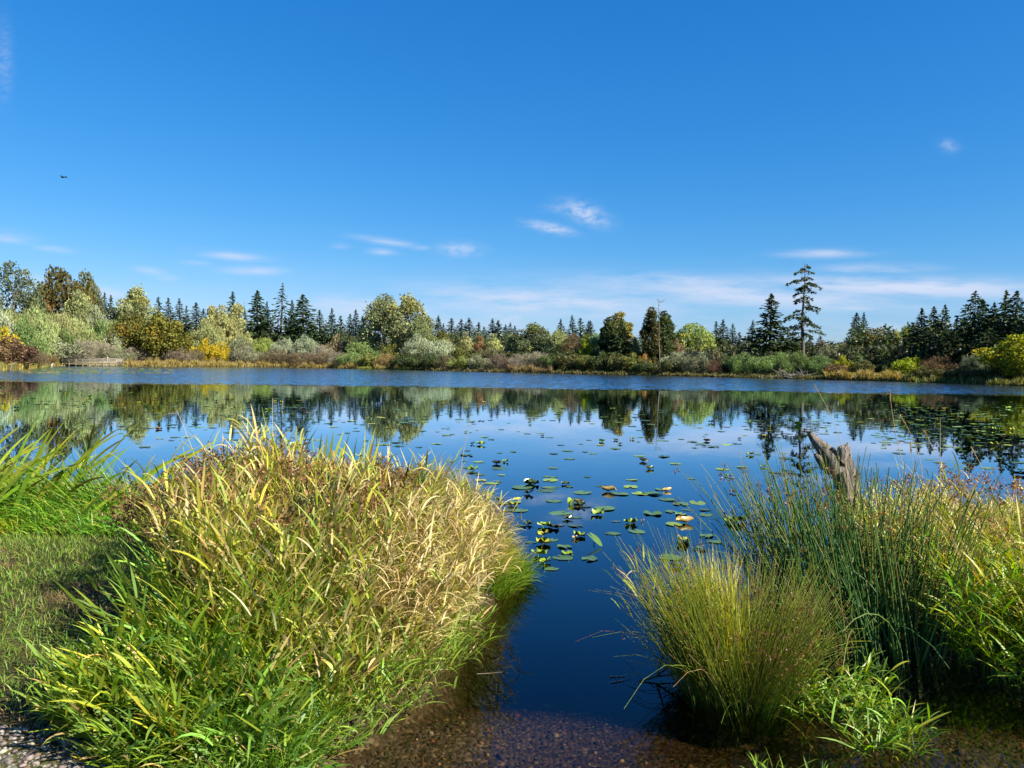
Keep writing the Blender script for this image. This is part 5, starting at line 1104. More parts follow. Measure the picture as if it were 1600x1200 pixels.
# ------------------------------------------------------------------ bulrushes
R = np.random.default_rng(52)
root = empty('bulrush_stand', (2.25, 4.9, 0), 0, 'tall dark green bulrush stand left of the yellow right bank', 'bulrushes')
mb = MB(); poly = [(1.72, 4.75), (1.95, 4.35), (2.5, 4.4), (2.65, 4.9), (2.6, 5.6), (2.2, 5.8), (1.8, 5.5)]
n = 430; xy = inpoly(n, poly); P = np.concatenate([xy - np.array([2.25, 4.9]), np.full((n, 1), -.15)], 1)
fx = (xy[:, 0] - 2.35)
az = np.where(fx < 0, math.pi, 0) + R.normal(0, .8, n); tl = np.abs(fx) * .75 * R.uniform(.2, 1.2, n) + np.abs(R.normal(0, .15, n)); az = np.where(R.random(n) < .18, R.uniform(0, 6.28, n), az)
Lr = R.uniform(.85, 1.30, n) * (1 - .12 * np.abs(fx)); pts = pathn(P, Lr, az, tl, np.where(R.random(n) < .09, R.uniform(.8, 2.2, n), R.uniform(0, .28, n)), 8)
tubes(mb, pts, np.linspace(.0066, .0022, 9)[None] * R.uniform(.6, 1.15, (n, 1)), pick([(4, (.045, .135, .034)), (2, (.08, .18, .038)), (1, (.10, .18, .03)), (.3, G_tan)], n), pick([(2, (.06, .15, .03)), (1, (.2, .22, .05))], n), 5)
mb.build('stems', M_grass, root)['kind'] = 'stuff'
mb = MB(); sel = R.random(n) < .1; heads(mb, pts[sel][:, -1] - np.array([0, 0, .03]), [(3, (.19, .09, .035)), (1, (.3, .16, .06))], 22, .016, .018, length=.05)
mb.build('flower_tufts', M_grass, root)['kind'] = 'stuff'
# left leaning fan of thinner bulrushes between clump and stump
R = np.random.default_rng(53)
root = empty('bulrush_stand', (2.25, 5.7, 0), 0, 'thinner bulrushes fanning left in front of the stump', 'bulrushes')
mb = MB(); n = 150; xy = inpoly(n, [(1.85, 5.0), (2.5, 5.0), (2.8, 6.1), (2.3, 6.4), (1.9, 5.9)]); P = np.concatenate([xy - np.array([2.25, 5.7]), np.full((n, 1), -.15)], 1)
az = math.pi + R.normal(0, .55, n); tl = R.uniform(.02, .55, n) * (1.25 - .5 * (xy[:, 0] - 1.8)); Lr = R.uniform(.8, 1.28, n); pts = pathn(P, Lr, az, tl, R.uniform(0, .35, n), 8)
tubes(mb, pts, np.linspace(.0052, .0017, 9)[None] * R.uniform(.6, 1.15, (n, 1)), pick([(4, (.045, .13, .028)), (2, (.09, .18, .03)), (1, (.17, .23, .03))], n), pick([(2, (.14, .2, .03)), (1, (.3, .28, .06))], n), 4)
mb.build('stems', M_grass, root)['kind'] = 'stuff'
mb = MB(); sel = R.random(n) < .16; heads(mb, pts[sel][:, -1] - np.array([0, 0, .03]), [(3, (.17, .08, .035)), (1, (.26, .15, .06))], 20, .014, .016, length=.04)
mb.build('flower_tufts', M_grass, root)['kind'] = 'stuff'

# ------------------------------------------------------------------ stump
def stump():
    rng = np.random.default_rng(61); Yb = 6.5
    b = at_depth(1352, 862, Yb); b.z = -.25; t = at_depth(1304, 706, Yb - .1)
    b = np.array(b); t = np.array(t); nseg, k = 46, 40
    root = empty('stump', (b[0], b[1], 0), 0, 'weathered grey tree stump with broken forked top leaning left', 'stump')
    u = np.linspace(0, 1, nseg); thv = np.linspace(0, 2 * math.pi, k, endpoint=False); V = []
    for i, f in enumerate(u):
        c = (b + (t - b) * f) - np.array([b[0], b[1], 0]) + np.array([.05 * math.sin(f * 2.6), 0, 0])
        rad = .118 * (1 - .30 * f) * (1.15 if f < .15 else 1)
        if f > .82: rad *= 1.0 + .5 * (f - .82)
        for a in thv:
            rg = rad * (1 + .10 * math.sin(3 * a + 2 * f) + .05 * math.sin(7 * a + 5 * f) + .05 * math.sin(13 * a + 1.5 * f + .8 * math.sin(f * 9)) + .035 * abs(math.sin(19 * a + 2 * f)) + rng.normal(0, .012))
            if .7 < f < .95 and -.9 < ((a + math.pi) % (2 * math.pi) - math.pi) + 1.35 < .3: rg *= .74   # rotten hollow towards the viewer
            z = c[2] + (.05 * math.sin(2 * a + 1) + .03 * math.sin(5 * a)) * (f > .97) 
            V.append((c[0] + rg * math.cos(a), c[1] + rg * math.sin(a), z))
    q = [(i * k + j, i * k + (j + 1) % k, (i + 1) * k + (j + 1) % k, (i + 1) * k + j) for i in range(nseg - 1) for j in range(k)]
    tc_ = V[-k:]; ctr = np.mean(tc_, 0) - np.array([0, 0, .13]); V.append(tuple(ctr)); t_ = [((nseg - 1) * k + j, (nseg - 1) * k + (j + 1) % k, len(V) - 1) for j in range(k)]
    mb = MB(); mb.add(V, q=q, t=t_, c=(1, 1, 1)); mb.build('trunk', M_weather, root, False)
    # broken arm pointing up and left
    mb = MB(); o = np.mean(tc_, 0); ring = []
    p = [o + (-.02, 0, -.16), o + (-.07, -.01, -.03), o + (-.13, 0, .035), o + (-.19, .01, .10), o + (-.235, .01, .155)]
    tube1(mb, p, [.085, .075, .055, .038, .022], (1, .98, .95), k=9); mb.add([tuple(p[-1] + np.array([-.02, 0, .012]))] , c=(1, 1, 1)); mb.build('broken_arm', M_weather, root, False)
    mb = MB(); tube1(mb, [o + (-.09, 0, -.12), o + (-.16, -.02, -.05), o + (-.20, -.03, -.02)], [.05, .035, .012], (.8, .75, .7), k=7)
    mb.build('broken_limb', M_weather, root)
    mb = MB(); tube1(mb, [o + (.02, -.03, -.10), o + (.03, -.04, .02), o + (.01, -.03, .055)], [.045, .05, .02], (.10, .09, .08), k=8)
    mb.build('rotten_knot', M_weather, root)
    # moss and grass on its left side
    mb = MB(); n = 160; f = R.uniform(.45, .98, n); P = np.stack([(t[0] - b[0]) * f - .10 + R.normal(0, .03, n), R.normal(-.10, .03, n), b[2] + (t[2] - b[2]) * f - .05], 1)
    blades(mb, P, R.uniform(.08, .26, n), R.uniform(.004, .009, n), R.normal(-2.4, .9, n), R.uniform(.1, .7, n), R.uniform(0, 1.2, n), pick([(2, G_yg), (1, G_yel), (1, G_green)], n), seg=4)
    o_ = mb.build('stump_grass', M_grass); o_.location = (b[0], b[1], 0); tag(o_, 'yellow green grass growing on the left side of the grey stump', 'grass', kind='stuff')
stump()

# ------------------------------------------------------------------ right bank grasses
R = np.random.default_rng(54)
RB = [(2.55, 4.75), (2.75, 4.25), (3.2, 3.98), (4.4, 3.8), (7, 3.9), (7.5, 7.6), (5.2, 7.8), (3.6, 7.1), (2.95, 6.4), (2.6, 5.4)]
def rbh(x, y): return np.clip(.36 + .46 * np.exp(-(((x - 3.3) / 1.1) ** 2 + ((y - 5.7) / 1.1) ** 2)), .2, 1)
xy = inpoly(3000, RB); mb = MB(); n = len(xy); back = xy[:, 1] > 4.9
reeds(mb, xy, rbh(xy[:, 0], xy[:, 1]) * R.uniform(.72, 1.15, n) * clumpify(xy, 60)[0], np.arctan2(xy[:, 1] - 5.6, xy[:, 0] - 3.6) + R.normal(0, .8, n), R.uniform(.05, .35, n), R.uniform(.1, .8, n), .19, .0095, 8, [(2, G_yg), (2, G_straw), (1, G_tan)], [(4.5, G_yel), (2.6, G_straw), (2, G_yg), (.5, G_tan), (.9, G_pale)], [(1, G_straw), (1, G_yel)])
stuff(mb, 'reed_grass', 'golden yellow reed grass covering the right bank', 'grass')
xy = inpoly(2000, [(2.55, 4.45), (2.75, 4.1), (3.2, 3.85), (4.4, 3.8), (5.5, 3.8), (5.5, 5.2), (3.0, 5.3)]); mb = MB(); n = len(xy)
reeds(mb, xy, R.uniform(.28, .66, n), R.normal(-1.9, .9, n), R.uniform(.1, .6, n), R.uniform(.2, .9, n), .19, .010, 8, [(1, G_yg), (1, G_yel)], [(4, (.15, .30, .02)), (3, (.26, .36, .025)), (1, G_yel), (.25, (.4, .2, .03))], None, leaf_bend=(.2, 1.4))
stuff(mb, 'leafy_grass', 'vivid yellow green leafy grass at the front of the right bank', 'grass')
xy = inpoly(150, [(2.6, 5.0), (4.2, 4.6), (4.6, 6.2), (3.2, 6.4)]); mb = MB(); n = len(xy); P = np.concatenate([xy, gz(xy[:, 0], xy[:, 1])[:, None]], 1)
pts = pathn(P, rbh(xy[:, 0], xy[:, 1]) * R.uniform(.9, 1.15, n), R.uniform(0, 6.28, n), R.uniform(0, .25, n), R.uniform(.0, .4, n), 7)
tubes(mb, pts, np.linspace(.0024, .0012, 8)[None] * np.ones((n, 1)), pick([(2, G_tan), (1, G_straw)], n), None, 3); heads(mb, pts[:, -1], [(3, (.18, .08, .035)), (1, (.3, .16, .06))], 22, .022, .02, length=.07)
stuff(mb, 'seed_heads', 'brown seed heads in the grass of the right bank', 'seed heads')
mb = MB(); xy = inpoly(4200, [(3.1, 6.6), (4.0, 7.2), (5.6, 7.7), (7.6, 7.8), (7.6, 7.0), (4.6, 6.4)]); n = len(xy); P = np.concatenate([xy, gz(xy[:, 0], xy[:, 1])[:, None]], 1)
blades(mb, P, R.uniform(.2, .46, n), R.uniform(.003, .007, n), R.uniform(0, 6.28, n), R.uniform(.05, .5, n), R.uniform(.1, .9, n), pick([(3, G_blue), (2, G_green), (1, G_yg)], n), seg=5)
stuff(mb, 'bank_grass', 'dark green grass along the back of the right bank', 'grass')
# floating grass in front of the rush clump
R = np.random.default_rng(55)
xy = inpoly(62, [(1.35, 3.75), (1.6, 3.6), (1.85, 3.7), (1.8, 4.0), (1.5, 4.05)]); mb = MB(); n = len(xy)
reeds(mb, xy, R.uniform(.12, .30, n), R.normal(-.9, 1.0, n), R.uniform(.2, .9, n), R.uniform(.1, .8, n), .15, .0095, 7, [(1, G_yg)], [(3, (.17, .30, .025)), (2, G_lf), (1, G_yel)], None, leaf_bend=(.3, 1.5), zoff=.0)
xy = inpoly(40, [(1.5, 3.38), (1.8, 3.33), (1.92, 3.6), (1.6, 3.65)]); n = len(xy)
reeds(mb, xy, R.uniform(.10, .22, n), R.normal(-.6, 1.1, n), R.uniform(.4, 1.1, n), R.uniform(.1, .7, n), .17, .009, 6, [(1, G_yg)], [(3, (.17, .30, .025)), (2, G_lf), (1, G_yel)], None, leaf_bend=(.2, 1.0), zoff=.0)
stuff(mb, 'floating_grass', 'bright green grass trailing in the water before the rush clump', 'grass')
mb = MB(); xy = inpoly(60, [(2.15, 3.1), (2.9, 3.1), (2.9, 3.34), (2.2, 3.26)]); n = len(xy); P = np.concatenate([xy, np.full((n, 1), -.02)], 1)
blades(mb, P, R.uniform(.06, .2, n), R.uniform(.004, .008, n), R.normal(1.2, 1.2, n), R.uniform(.1, .8, n), R.uniform(0, .9, n), pick([(2, G_lf), (1, G_yg)], n), seg=5)
xy = inpoly(40, [(1.0, 3.1), (1.35, 3.1), (1.3, 3.28), (1.05, 3.26)]); n = len(xy); P = np.concatenate([xy, np.full((n, 1), -.02)], 1)
blades(mb, P, R.uniform(.05, .13, n), R.uniform(.004, .008, n), R.normal(1.2, 1.2, n), R.uniform(.2, 1.0, n), R.uniform(0, .9, n), pick([(2, G_lf), (1, G_yg)], n), seg=5)
stuff(mb, 'water_grass', 'small green grass tips breaking the water at the bottom right', 'grass')
# floating straws and a submerged twig
def floater(pxs, label, col=(.5, .42, .3), r=.0035):
    P = [on_plane(x, y, .004) for x, y in pxs]; o = P[0]; mb = MB(); tube1(mb, [np.array(p - o) for p in P], np.linspace(r, r * .4, len(P)), col, k=5)
    o_ = mb.build('floating_straw', M_grass); o_.location = o; tag(o_, label, 'straw')
floater([(745, 1053), (765, 1052), (785, 1050)], 'floating straw lying right of the left tussock foot', (.3, .24, .16), .002)
floater([(953, 1057), (978, 1056)], 'upper of two short straws floating left of the rush clump', (.35, .3, .28))
floater([(955, 1066), (972, 1063), (984, 1060)], 'lower of two short straws floating left of the rush clump', (.35, .3, .28))
mb = MB(); o = on_plane(1026, 1063, 0); tube1(mb, [(0, 0, .02), (.05, .05, .16), (.03, .07, .24)], [.006, .004, .002], (.09, .07, .05), k=5); tube1(mb, [(.0, 0, .02), (.16, .04, .14), (.26, .1, .2)], [.006, .004, .002], (.09, .07, .05), k=5); tube1(mb, [(-.1, -.02, .0), (.0, .0, .02), (.2, .05, .03)], [.003, .005, .003], (.09, .07, .05), k=5)
o_ = mb.build('bent_twig', M_grass); o_.location = o; tag(o_, 'dark forked twig sticking out of the water left of the rush clump', 'twig')
# ------------------------------------------------------------------ lily pads
def pad_mesh(name, seed, mode):
    """pond lily leaf, about 1 m across before scaling; modes: flat, wavy, folded, upright, curled, crumpled"""
    rng = np.random.default_rng(seed); nr_, k = 6, 30; V, Cc = [], []
    notch = .34
    al = np.linspace(notch, 2 * math.pi - notch, k)
    p1, p2, p3 = rng.uniform(0, 6.28, 3)
    for i in range(nr_ + 1):
        f = i / nr_
        for a in al:
            rad = .5 * f * (1 + .05 * math.sin(2 * a + p1) + .03 * math.sin(5 * a + p2))
            if abs(a - notch) < .2 or abs(a - (2 * math.pi - notch)) < .2: rad *= .96
            x, y = rad * math.cos(a) * 1.15, rad * math.sin(a) * .92
            z = .012 + .010 * f * math.sin(3 * a + p3)
            if mode == 'wavy': z += .03 * f * f * math.sin(4 * a + p1) + .03 * f * f
            if mode == 'folded':
                s = abs(y); z += .95 * s; y *= .45; z += .05 * math.sin(5 * x + p1)
            if mode == 'upright':
                z = .04 + (x + .5) * .50 + .35 * abs(y) * abs(y); x = x * .85; y *= .52
            if mode == 'curled':
                th_ = y * 5.2; y, z = .19 * math.sin(th_), .05 + .19 * (1 - math.cos(th_)) + .04 * math.sin(7 * x + p1); z += .12 * max(0, x) ** 1.5
            if mode == 'crumpled':
                z = .05 + .20 * f * abs(math.sin(2.5 * a + p1)) + .10 * f * math.sin(7 * a + p2) * .6 + .22 * max(0, y); x *= .85; y *= .7
            V.append((x, y, z)); vein = .92 + .16 * (abs(math.sin(a * 7)) ** .3); Cc.append((vein, vein, vein))
    q = [(i * k + j, (i + 1) * k + j, (i + 1) * k + j + 1, i * k + j + 1) for i in range(nr_) for j in range(k - 1)]
    mb = MB(); n0 = len(V); VV = np.array(V); low = VV - np.array([0, 0, .008]) if mode in ('flat', 'wavy') else VV - np.array([.006, .004, .008])
    mb.add(np.concatenate([VV, low]), q=q + [tuple(v + n0 for v in reversed(f_)) for f_ in q], c=np.concatenate([np.array(Cc), np.array(Cc) * (1.0, .95, .8)]))
    if mode in ('folded', 'upright', 'curled', 'crumpled'):
        tube1(mb, [(.02, 0, .12), (.05, .02, -.1), (.1, .05, -.6)], [.028, .03, .03], (.8, .9, .6), k=5)
    me = mb.mesh(name, True); me.materials.append(M_pad); return me
PM = {'flat': [pad_mesh('lily_pad', 100 + i, 'flat') for i in range(4)], 'wavy': [pad_mesh('lily_pad', 110 + i, 'wavy') for i in range(3)], 'folded': [pad_mesh('lily_pad', 120 + i, 'folded') for i in range(2)],
      'upright': [pad_mesh('lily_pad', 130 + i, 'upright') for i in range(2)], 'curled': [pad_mesh('lily_pad', 140 + i, 'curled') for i in range(2)], 'crumpled': [pad_mesh('lily_pad', 150 + i, 'crumpled') for i in range(3)]}
PC = dict(g=(.085, .16, .035), gd=(.06, .11, .035), y=(.36, .36, .03), yg=(.20, .29, .03), t=(.40, .28, .10), b=(.16, .09, .035), d=(.035, .055, .015), p=(.14, .12, .10), s=(.06, .10, .06))
R = np.random.default_rng(71)
def pad(px, py, wpx, mode, col, label, group=None, rz=None):
    p = on_plane(px, py, .0); s = wpx / F * p.y
    me = PM[mode][R.integers(len(PM[mode]))]
    o = bpy.data.objects.new('lily_pad', me); C.objects.link(o); o.location = (p.x, p.y, .002 + R.uniform(0, .006)); o.rotation_euler = (R.normal(0, .02), R.normal(0, .02), R.uniform(0, 6.28) if rz is None else rz)
    o.scale = (s, s, s) if mode not in ('flat', 'wavy') else (s, s, min(s, .3)); c = np.array(PC[col]) * np.exp(R.normal(0, .12)); o.color = (*c, 1)
    tag(o, label, 'lily pad', group); return o
D90 = math.pi / 2
named = [
 (929, 852, 30, 'upright', 'g', 'long upright green leaf tilting right, largest of all pads', 2.35), (934, 804, 25, 'crumpled', 'yg', 'broad raised green leaf lit bright beside a flat pad', .6), (945, 795, 34, 'flat', 'g', 'flat pad behind the broad raised green leaf', None),
 (892, 788, 22, 'folded', 'yg', 'folded green leaf standing beside a tan curl', 1.2), (904, 786, 16, 'curled', 't', 'tan curled leaf right of a folded green one', None), (906, 791, 22, 'crumpled', 'd', 'dark crumpled leaf under the tan curl', None), (916, 792, 16, 'flat', 'd', 'small dark pad right of the folded green leaf', None),
 (834, 757, 24, 'crumpled', 'd', 'dark upright leaf cluster farthest back of the big ones', 1.3), (828, 756, 18, 'folded', 'gd', 'dark folded leaf leaning on the dark upright cluster', .3), (884, 757, 14, 'crumpled', 'd', 'small dark knob shaped leaf right of the dark cluster', None), (860, 751, 26, 'flat', 'yg', 'thin pad between the dark cluster and the dark knob', None),
 (825, 772, 20, 'crumpled', 'd', 'dark ragged leaf below the dark cluster', None), (816, 762, 34, 'flat', 'g', 'wide flat green pad left of the dark cluster', None), (860, 762, 26, 'flat', 'g', 'flat green pad right of the dark cluster', None), (852, 767, 28, 'flat', 'gd', 'flat pad touching the dark ragged leaf', None),
 (951, 768, 22, 'curled', 't', 'tan horn shaped leaf alone in open water', 2.9), (969, 772, 28, 'flat', 'g', 'flat pad right of the tan horn leaf', None), (910, 770, 30, 'flat', 'g', 'flat pad on open water left of the tan horn leaf', None),
 (865, 783, 26, 'flat', 'g', 'flat pad left of the folded green leaf', None), (876, 802, 32, 'flat', 'g', 'large flat pad above the dark hanging leaf', None), (887, 811, 18, 'crumpled', 'd', 'dark leaf hanging between two flat pads', None), (898, 809, 18, 'flat', 'gd', 'small flat pad right of the dark hanging leaf', None),
 (825, 820, 20, 'crumpled', 'd', 'dark upright leaf near the tongue of grass', .8), (812, 821, 16, 'flat', 's', 'blue green pad left of the dark upright leaf', None), (849, 823, 24, 'crumpled', 'yg', 'crumpled yellow green leaf with ragged points', None), (863, 825, 22, 'crumpled', 'd', 'dark crumpled leaf right of the ragged yellow green one', None),
 (875, 821, 14, 'flat', 'p', 'faint purple pad near two submerged ones', None), (899, 822, 22, 'flat', 's', 'pale submerged looking pad in open water', None),
 (848, 838, 26, 'crumpled', 'y', 'bright yellow crumpled leaf, upper of two', None), (848, 850, 28, 'crumpled', 'y', 'bright yellow crumpled leaf, lower of two', None), (864, 844, 18, 'flat', 'g', 'flat pad right of the bright yellow leaves', None), (829, 848, 16, 'flat', 'g', 'flat pad left of the bright yellow leaves', None),
 (905, 838, 24, 'crumpled', 'yg', 'light green folded leaf touching the long upright one', 2.2), (898, 842, 14, 'crumpled', 't', 'small tan scrap below the light green folded leaf', None), (887, 868, 20, 'crumpled', 'yg', 'green and brown crumpled leaf on a flat pad', None), (879, 872, 30, 'flat', 'gd', 'flat pad under the green and brown leaf', None), (882, 855, 22, 'wavy', 'g', 'wavy pad above the green and brown leaf', None), (921, 874, 26, 'wavy', 'gd', 'wavy pad below the long upright leaf', None),
 (842, 868, 28, 'crumpled', 'yg', 'yellow green leaf heap beside the grass tongue, upper', None), (851, 880, 26, 'crumpled', 'yg', 'yellow green leaf heap beside the grass tongue, lower', None), (862, 889, 22, 'flat', 'g', 'flat pad at the tip of the grass tongue', None),
 (985, 818, 24, 'crumpled', 'yg', 'yellow green leaf cluster left of two tan knobs', None), (992, 814, 12, 'curled', 't', 'tan knob on the yellow green cluster', None), (1004, 816, 12, 'curled', 't', 'tan knob standing alone right of the cluster', None), (995, 831, 26, 'flat', 'g', 'round flat pad below the tan knobs', None), (957, 834, 22, 'flat', 'g', 'flat pad in dark open water, lowest in the middle', None), (962, 815, 14, 'flat', 's', 'small pale pad in open water', None),
 (1000, 772, 24, 'wavy', 'yg', 'long green pad left of a brown spotted one', None), (1021, 772, 26, 'wavy', 'g', 'brown spotted green pad in a row', None), (1043, 767, 14, 'curled', 't', 'small tan curl in the middle row', None), (1032, 765, 20, 'flat', 'g', 'flat pad left of the small tan curl', None),
 (1042, 781, 25, 'flat', 'g', 'pale green pad left of the long pair', None), (1064, 788, 28, 'flat', 'g', 'green pad in the pair below the tan curl', None), (1090, 786, 28, 'flat', 'yg', 'yellow green long pad toward the bulrushes', None), (1064, 804, 20, 'wavy', 'yg', 'cup shaped yellow green pad', None), (1049, 800, 20, 'flat', 'g', 'flat pad left of the cup shaped pad', None), (1103, 805, 22, 'flat', 'g', 'flat pad right of the cup shaped pad', None), (1100, 797, 18, 'flat', 's', 'pale pad toward the bulrushes', None), (1075, 797, 18, 'flat', 's', 'blue green pad above the cup shaped pad', None),
 (1070, 817, 26, 'curled', 't', 'long tan curled leaf with raised end', .2), (1053, 820, 26, 'flat', 'yg', 'flat yellow green pad under the long tan curl', None), (1068, 847, 27, 'crumpled', 'y', 'dark bowl shaped leaf with a yellow rim', None), (1066, 852, 24, 'crumpled', 'd', 'dark underside leaf below the yellow rim', None),
 (1104, 838, 22, 'wavy', 'g', 'raised pad with dark left edge by the rushes', None), (1117, 847, 22, 'flat', 'g', 'flat pad by the rushes, right one', None), (1093, 859, 25, 'wavy', 'g', 'wavy green pad near the rush clump', None), (1047, 872, 34, 'flat', 'g', 'widest flat pad left of the rush clump', None), (1072, 876, 14, 'flat', 'p', 'small purple submerged pad left of the rush clump', None), (1055, 886, 20, 'crumpled', 'p', 'brownish submerged leaf nearest the viewer', None), (1059, 889, 10, 'crumpled', 'b', 'tiny brown scrap on the submerged leaf', None),
 (1150, 816, 34, 'crumpled', 'gd', 'big dark raised leaf behind the bulrush fan', None), (1142, 818, 26, 'crumpled', 'yg', 'yellow lit leaf left of the big dark raised one', None), (1172, 711, 16, 'crumpled', 'yg', 'dome shaped green leaf on the right of the middle water', None), (962, 688, 9, 'crumpled', 'yg', 'small dark green knob before the reflected birch', None), (1145, 770, 14, 'crumpled', 'b', 'small brown knob among the left bulrush stems', None),
 (787, 787, 22, 'wavy', 'g', 'long green pad right of the grass tongue', None), (800, 790, 18, 'crumpled', 'y', 'yellow cup leaf near the grass tongue', None), (780, 783, 18, 'crumpled', 'gd', 'dark leaf by the grass tongue', None), (812, 798, 26, 'flat', 'g', 'green pad with brown edge near the tongue', None), (797, 798, 18, 'flat', 'gd', 'dark pad left of the brown edged one', None), (782, 803, 14, 'crumpled', 'b', 'tan scrap at the edge of the tongue', None), (752, 790, 18, 'crumpled', 'y', 'golden leaf standing over the tongue grass', None),
 (808, 782, 12, 'curled', 'y', 'small yellow curl by the long green pad', None), (805, 785, 20, 'flat', 'g', 'pad under the small yellow curl', None),
 (776, 725, 14, 'curled', 'b', 'dark left knob of the pair above the tussock', None), (790, 722, 14, 'crumpled', 'yg', 'yellow right knob of the pair above the tussock', None), (739, 735, 20, 'crumpled', 'g', 'green leaf with spike over the tussock', None), (751, 742, 17, 'flat', 'g', 'flat pad below the spiked leaf', None), (764, 770, 22, 'flat', 'g', 'flat pad close above the tongue', None), (752, 695, 17, 'crumpled', 'yg', 'small yellow mound in blue water', None),
 (248, 671, 12, 'crumpled', 'b', 'brown scrap leaf in the blue water on the left', None), (1015, 733, 14, 'curled', 'd', 'dark small curled leaf at mid water', None), (1005, 721, 14, 'curled', 't', 'tan curl above the dark small one', None), (1558, 697, 22, 'crumpled', 'y', 'yellow leaf raised in the right pad field', None), (1590, 742, 18, 'crumpled', 'd', 'dark leaf at the far right edge', None),
 (1505, 697, 30, 'crumpled', 'gd', 'dark leaf heap in the right pad field', None), (1514, 686, 14, 'curled', 'y', 'yellow hooked leaf over the dark heap', None), (1482, 698, 16, 'wavy', 'yg', 'bright green pad left of the dark heap', None), (1556, 672, 14, 'crumpled', 'yg', 'tall yellow green leaf in the right pad field', None), (1552, 663, 16, 'wavy', 'yg', 'green pad left of the tall yellow green leaf', None), (1584, 673, 14, 'crumpled', 'y', 'yellow knob near the right edge of the pad field', None)]
for (px, py, w_, mode, col, lab, rz) in named: pad(px, py, w_, mode, col, lab + ' on the lake', rz=rz)
# the rest: regions (x0,x1,y0,y1,count,share raised)
taken = [(a[0], a[1]) for a in named]; rest = []
def blocked(x, y):
    return (x < 215 and y > 690) or (200 <= x < 700 and y > 700) or (x > 1230 and x < 1360 and y > 680)
for (x0, x1, y0, y1, cnt_, raised) in [(1400, 1610, 632, 694, 420, .05), (1400, 1610, 628, 645, 120, .25), (1150, 1400, 625, 700, 150, .14), (1440, 1600, 700, 750, 22, .2), (1120, 1240, 690, 760, 14, .1),
                                      (0, 420, 606, 640, 230, .22), (100, 420, 640, 700, 110, .08), (400, 760, 622, 700, 150, .1), (390, 480, 618, 650, 60, .35), (760, 1160, 640, 700, 110, .14), (700, 1120, 700, 760, 46, .1), (760, 1120, 760, 800, 4, .05)]:
    cl_ = [(R.uniform(x0, x1), R.uniform(y0, y1)) for _ in range(max(3, cnt_ // 7))]
    for _ in range(cnt_):
        x = R.uniform(x0, x1); y = R.uniform(y0, y1) if R.random() < .55 else y0 + (y1 - y0) * abs(R.normal(0, .45))
        if R.random() < .68:
            c0 = cl_[R.integers(len(cl_))]; dn_ = (c0[1] - 575) / 130; x = c0[0] + R.normal(0, 20 * (.6 + dn_)); y = c0[1] + R.normal(0, 4.0 * dn_ + 1)
        if y < y0 - 4 or x > 1640: continue
        if y > y1 + 15 or blocked(x, y): continue
        Yw = on_plane(x, y).y; sz = R.uniform(.09, .25) * (1.25 if Yw > 22 else 1); wpx = sz / Yw * F
        if any(abs(x - a) < (wpx * .8) and abs(y - b) < max(2.0, wpx * .22) for a, b in taken): continue
        taken.append((x, y)); 
        mode = R.choice(['flat', 'wavy', 'crumpled', 'curled', 'folded', 'upright'], p=[(1 - raised) * .75, (1 - raised) * .25, raised * .75, raised * .2, raised * .05, 0])
        col = R.choice(['g', 'gd', 'yg', 'y', 't', 'b', 'd'], p=[.44, .18, .24, .06, .01, .02, .05]) if mode in ('flat', 'wavy') else R.choice(['g', 'gd', 'yg', 'y', 't', 'b', 'd'], p=[.1, .14, .27, .22, .07, .05, .15])
        if mode in ('crumpled', 'curled', 'upright', 'folded'): wpx *= .8
        rest.append((wpx, x, y, mode, col))
rest.sort(key=lambda e: -e[0])
NI = 296 - len(named)
CW = {'g': 'green', 'gd': 'dull dark green', 'yg': 'yellow green', 'y': 'yellow', 't': 'tan', 'b': 'brown', 'd': 'almost black', 's': 'pale', 'p': 'purple'}
MW = {'flat': 'flat round', 'wavy': 'wavy edged', 'crumpled': 'crumpled raised', 'curled': 'rolled up', 'folded': 'folded raised', 'upright': 'upright'}
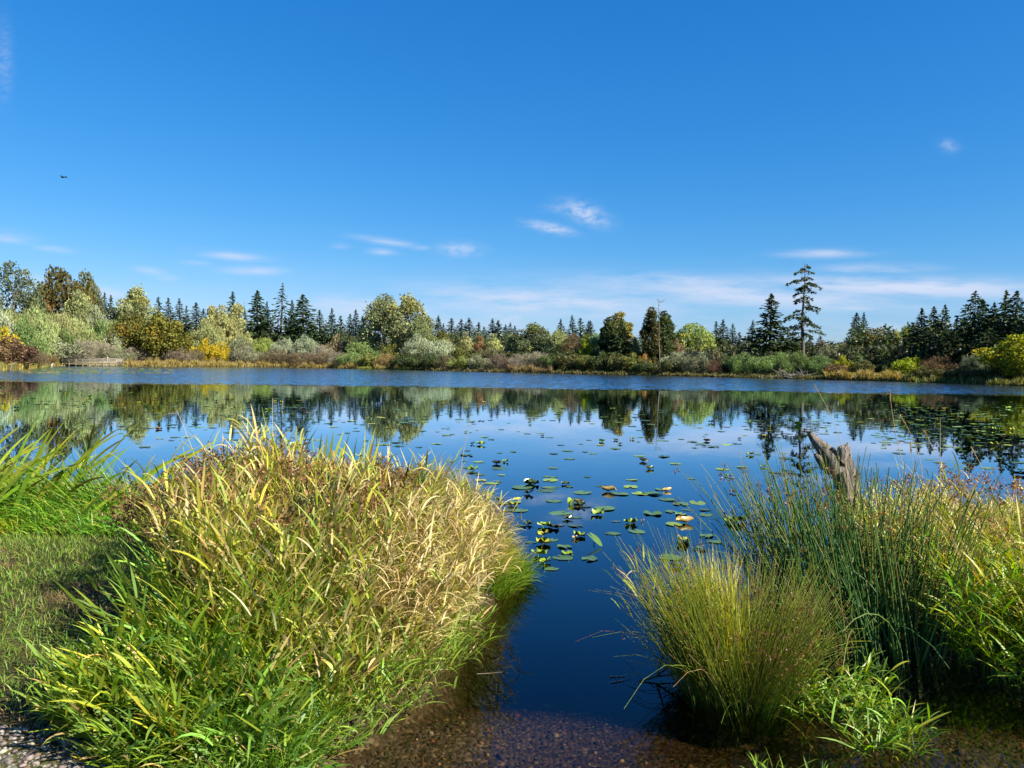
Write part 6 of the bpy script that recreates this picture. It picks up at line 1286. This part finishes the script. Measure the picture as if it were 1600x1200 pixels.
def where(x, y):
    if x > 1380 and y < 705: return 'in the right hand pad field'
    if x > 1120 and y > 690: return 'behind the bulrushes'
    if x > 1120: return 'beyond the stump'
    if x < 230: return 'beyond the left bank'
    if x < 470: return 'beyond the tussock, left half'
    if x < 760: return 'beyond the tussock, right half'
    if y < 700: return 'before the reflected trees'
    if x < 930: return 'right of the tussock'
    return 'left of the bulrushes'
for wpx, x, y, mode, col in rest[:NI]:
    dn = sorted((math.hypot(x - a[0], (y - a[1]) * 3), a[5]) for a in named)[0]
    nb_ = (' near the ' + ' '.join(dn[1].replace(',', '').split()[:3])) if dn[0] < 90 else ''
    sz_ = 'broad' if wpx > 19 else 'middling' if wpx > 14.5 else 'small' if wpx > 11.5 else 'very small'
    lb_ = f"{sz_} {MW[mode]} {CW[col]} pad {where(x, y)}{nb_}"
    pad(x, y, wpx, mode, col, ' '.join(lb_.split()[:16]), 'lily pads floating on the calm water')
mb = MB()
for wpx, x, y, mode, col in rest[NI:]:
    me = PM[mode][0]; p = on_plane(x, y, 0); s = wpx / F * p.y; n = len(me.vertices); co = np.zeros(n * 3, np.float32); me.vertices.foreach_get('co', co); co = co.reshape(-1, 3) * s
    a = R.uniform(0, 6.28); ca, sa_ = math.cos(a), math.sin(a); co = np.stack([co[:, 0] * ca - co[:, 1] * sa_ + p.x, co[:, 0] * sa_ + co[:, 1] * ca + p.y, co[:, 2] + .004], 1)
    q = [tuple(f.vertices) for f in me.polygons if len(f.vertices) == 4]
    mb.add(co, q=q, c=np.array(PC[col]) * np.exp(R.normal(0, .15)))
for _ in range(260):   # far left strip of tiny pads by the pier
    x = R.uniform(20, 270); y = R.uniform(574.5, 583.5); p = on_plane(x, y, .01); s = R.uniform(.2, .5); a = np.linspace(0, 2 * math.pi, 9)[:-1]
    v = np.stack([p.x + np.cos(a) * s, p.y + np.sin(a) * s, .02 + .06 * R.random(8)], 1); mb.add(v, q=[(0, 1, 2, 3), (0, 3, 4, 7), (4, 5, 6, 7)], c=np.array(PC[R.choice(['yg', 'y', 'g', 't'])]))
o_ = mb.build('lily_pad_field', M_grass, None, True); tag(o_, 'distant small lily pads scattered beyond the nearer ones', 'lily pads', kind='stuff')
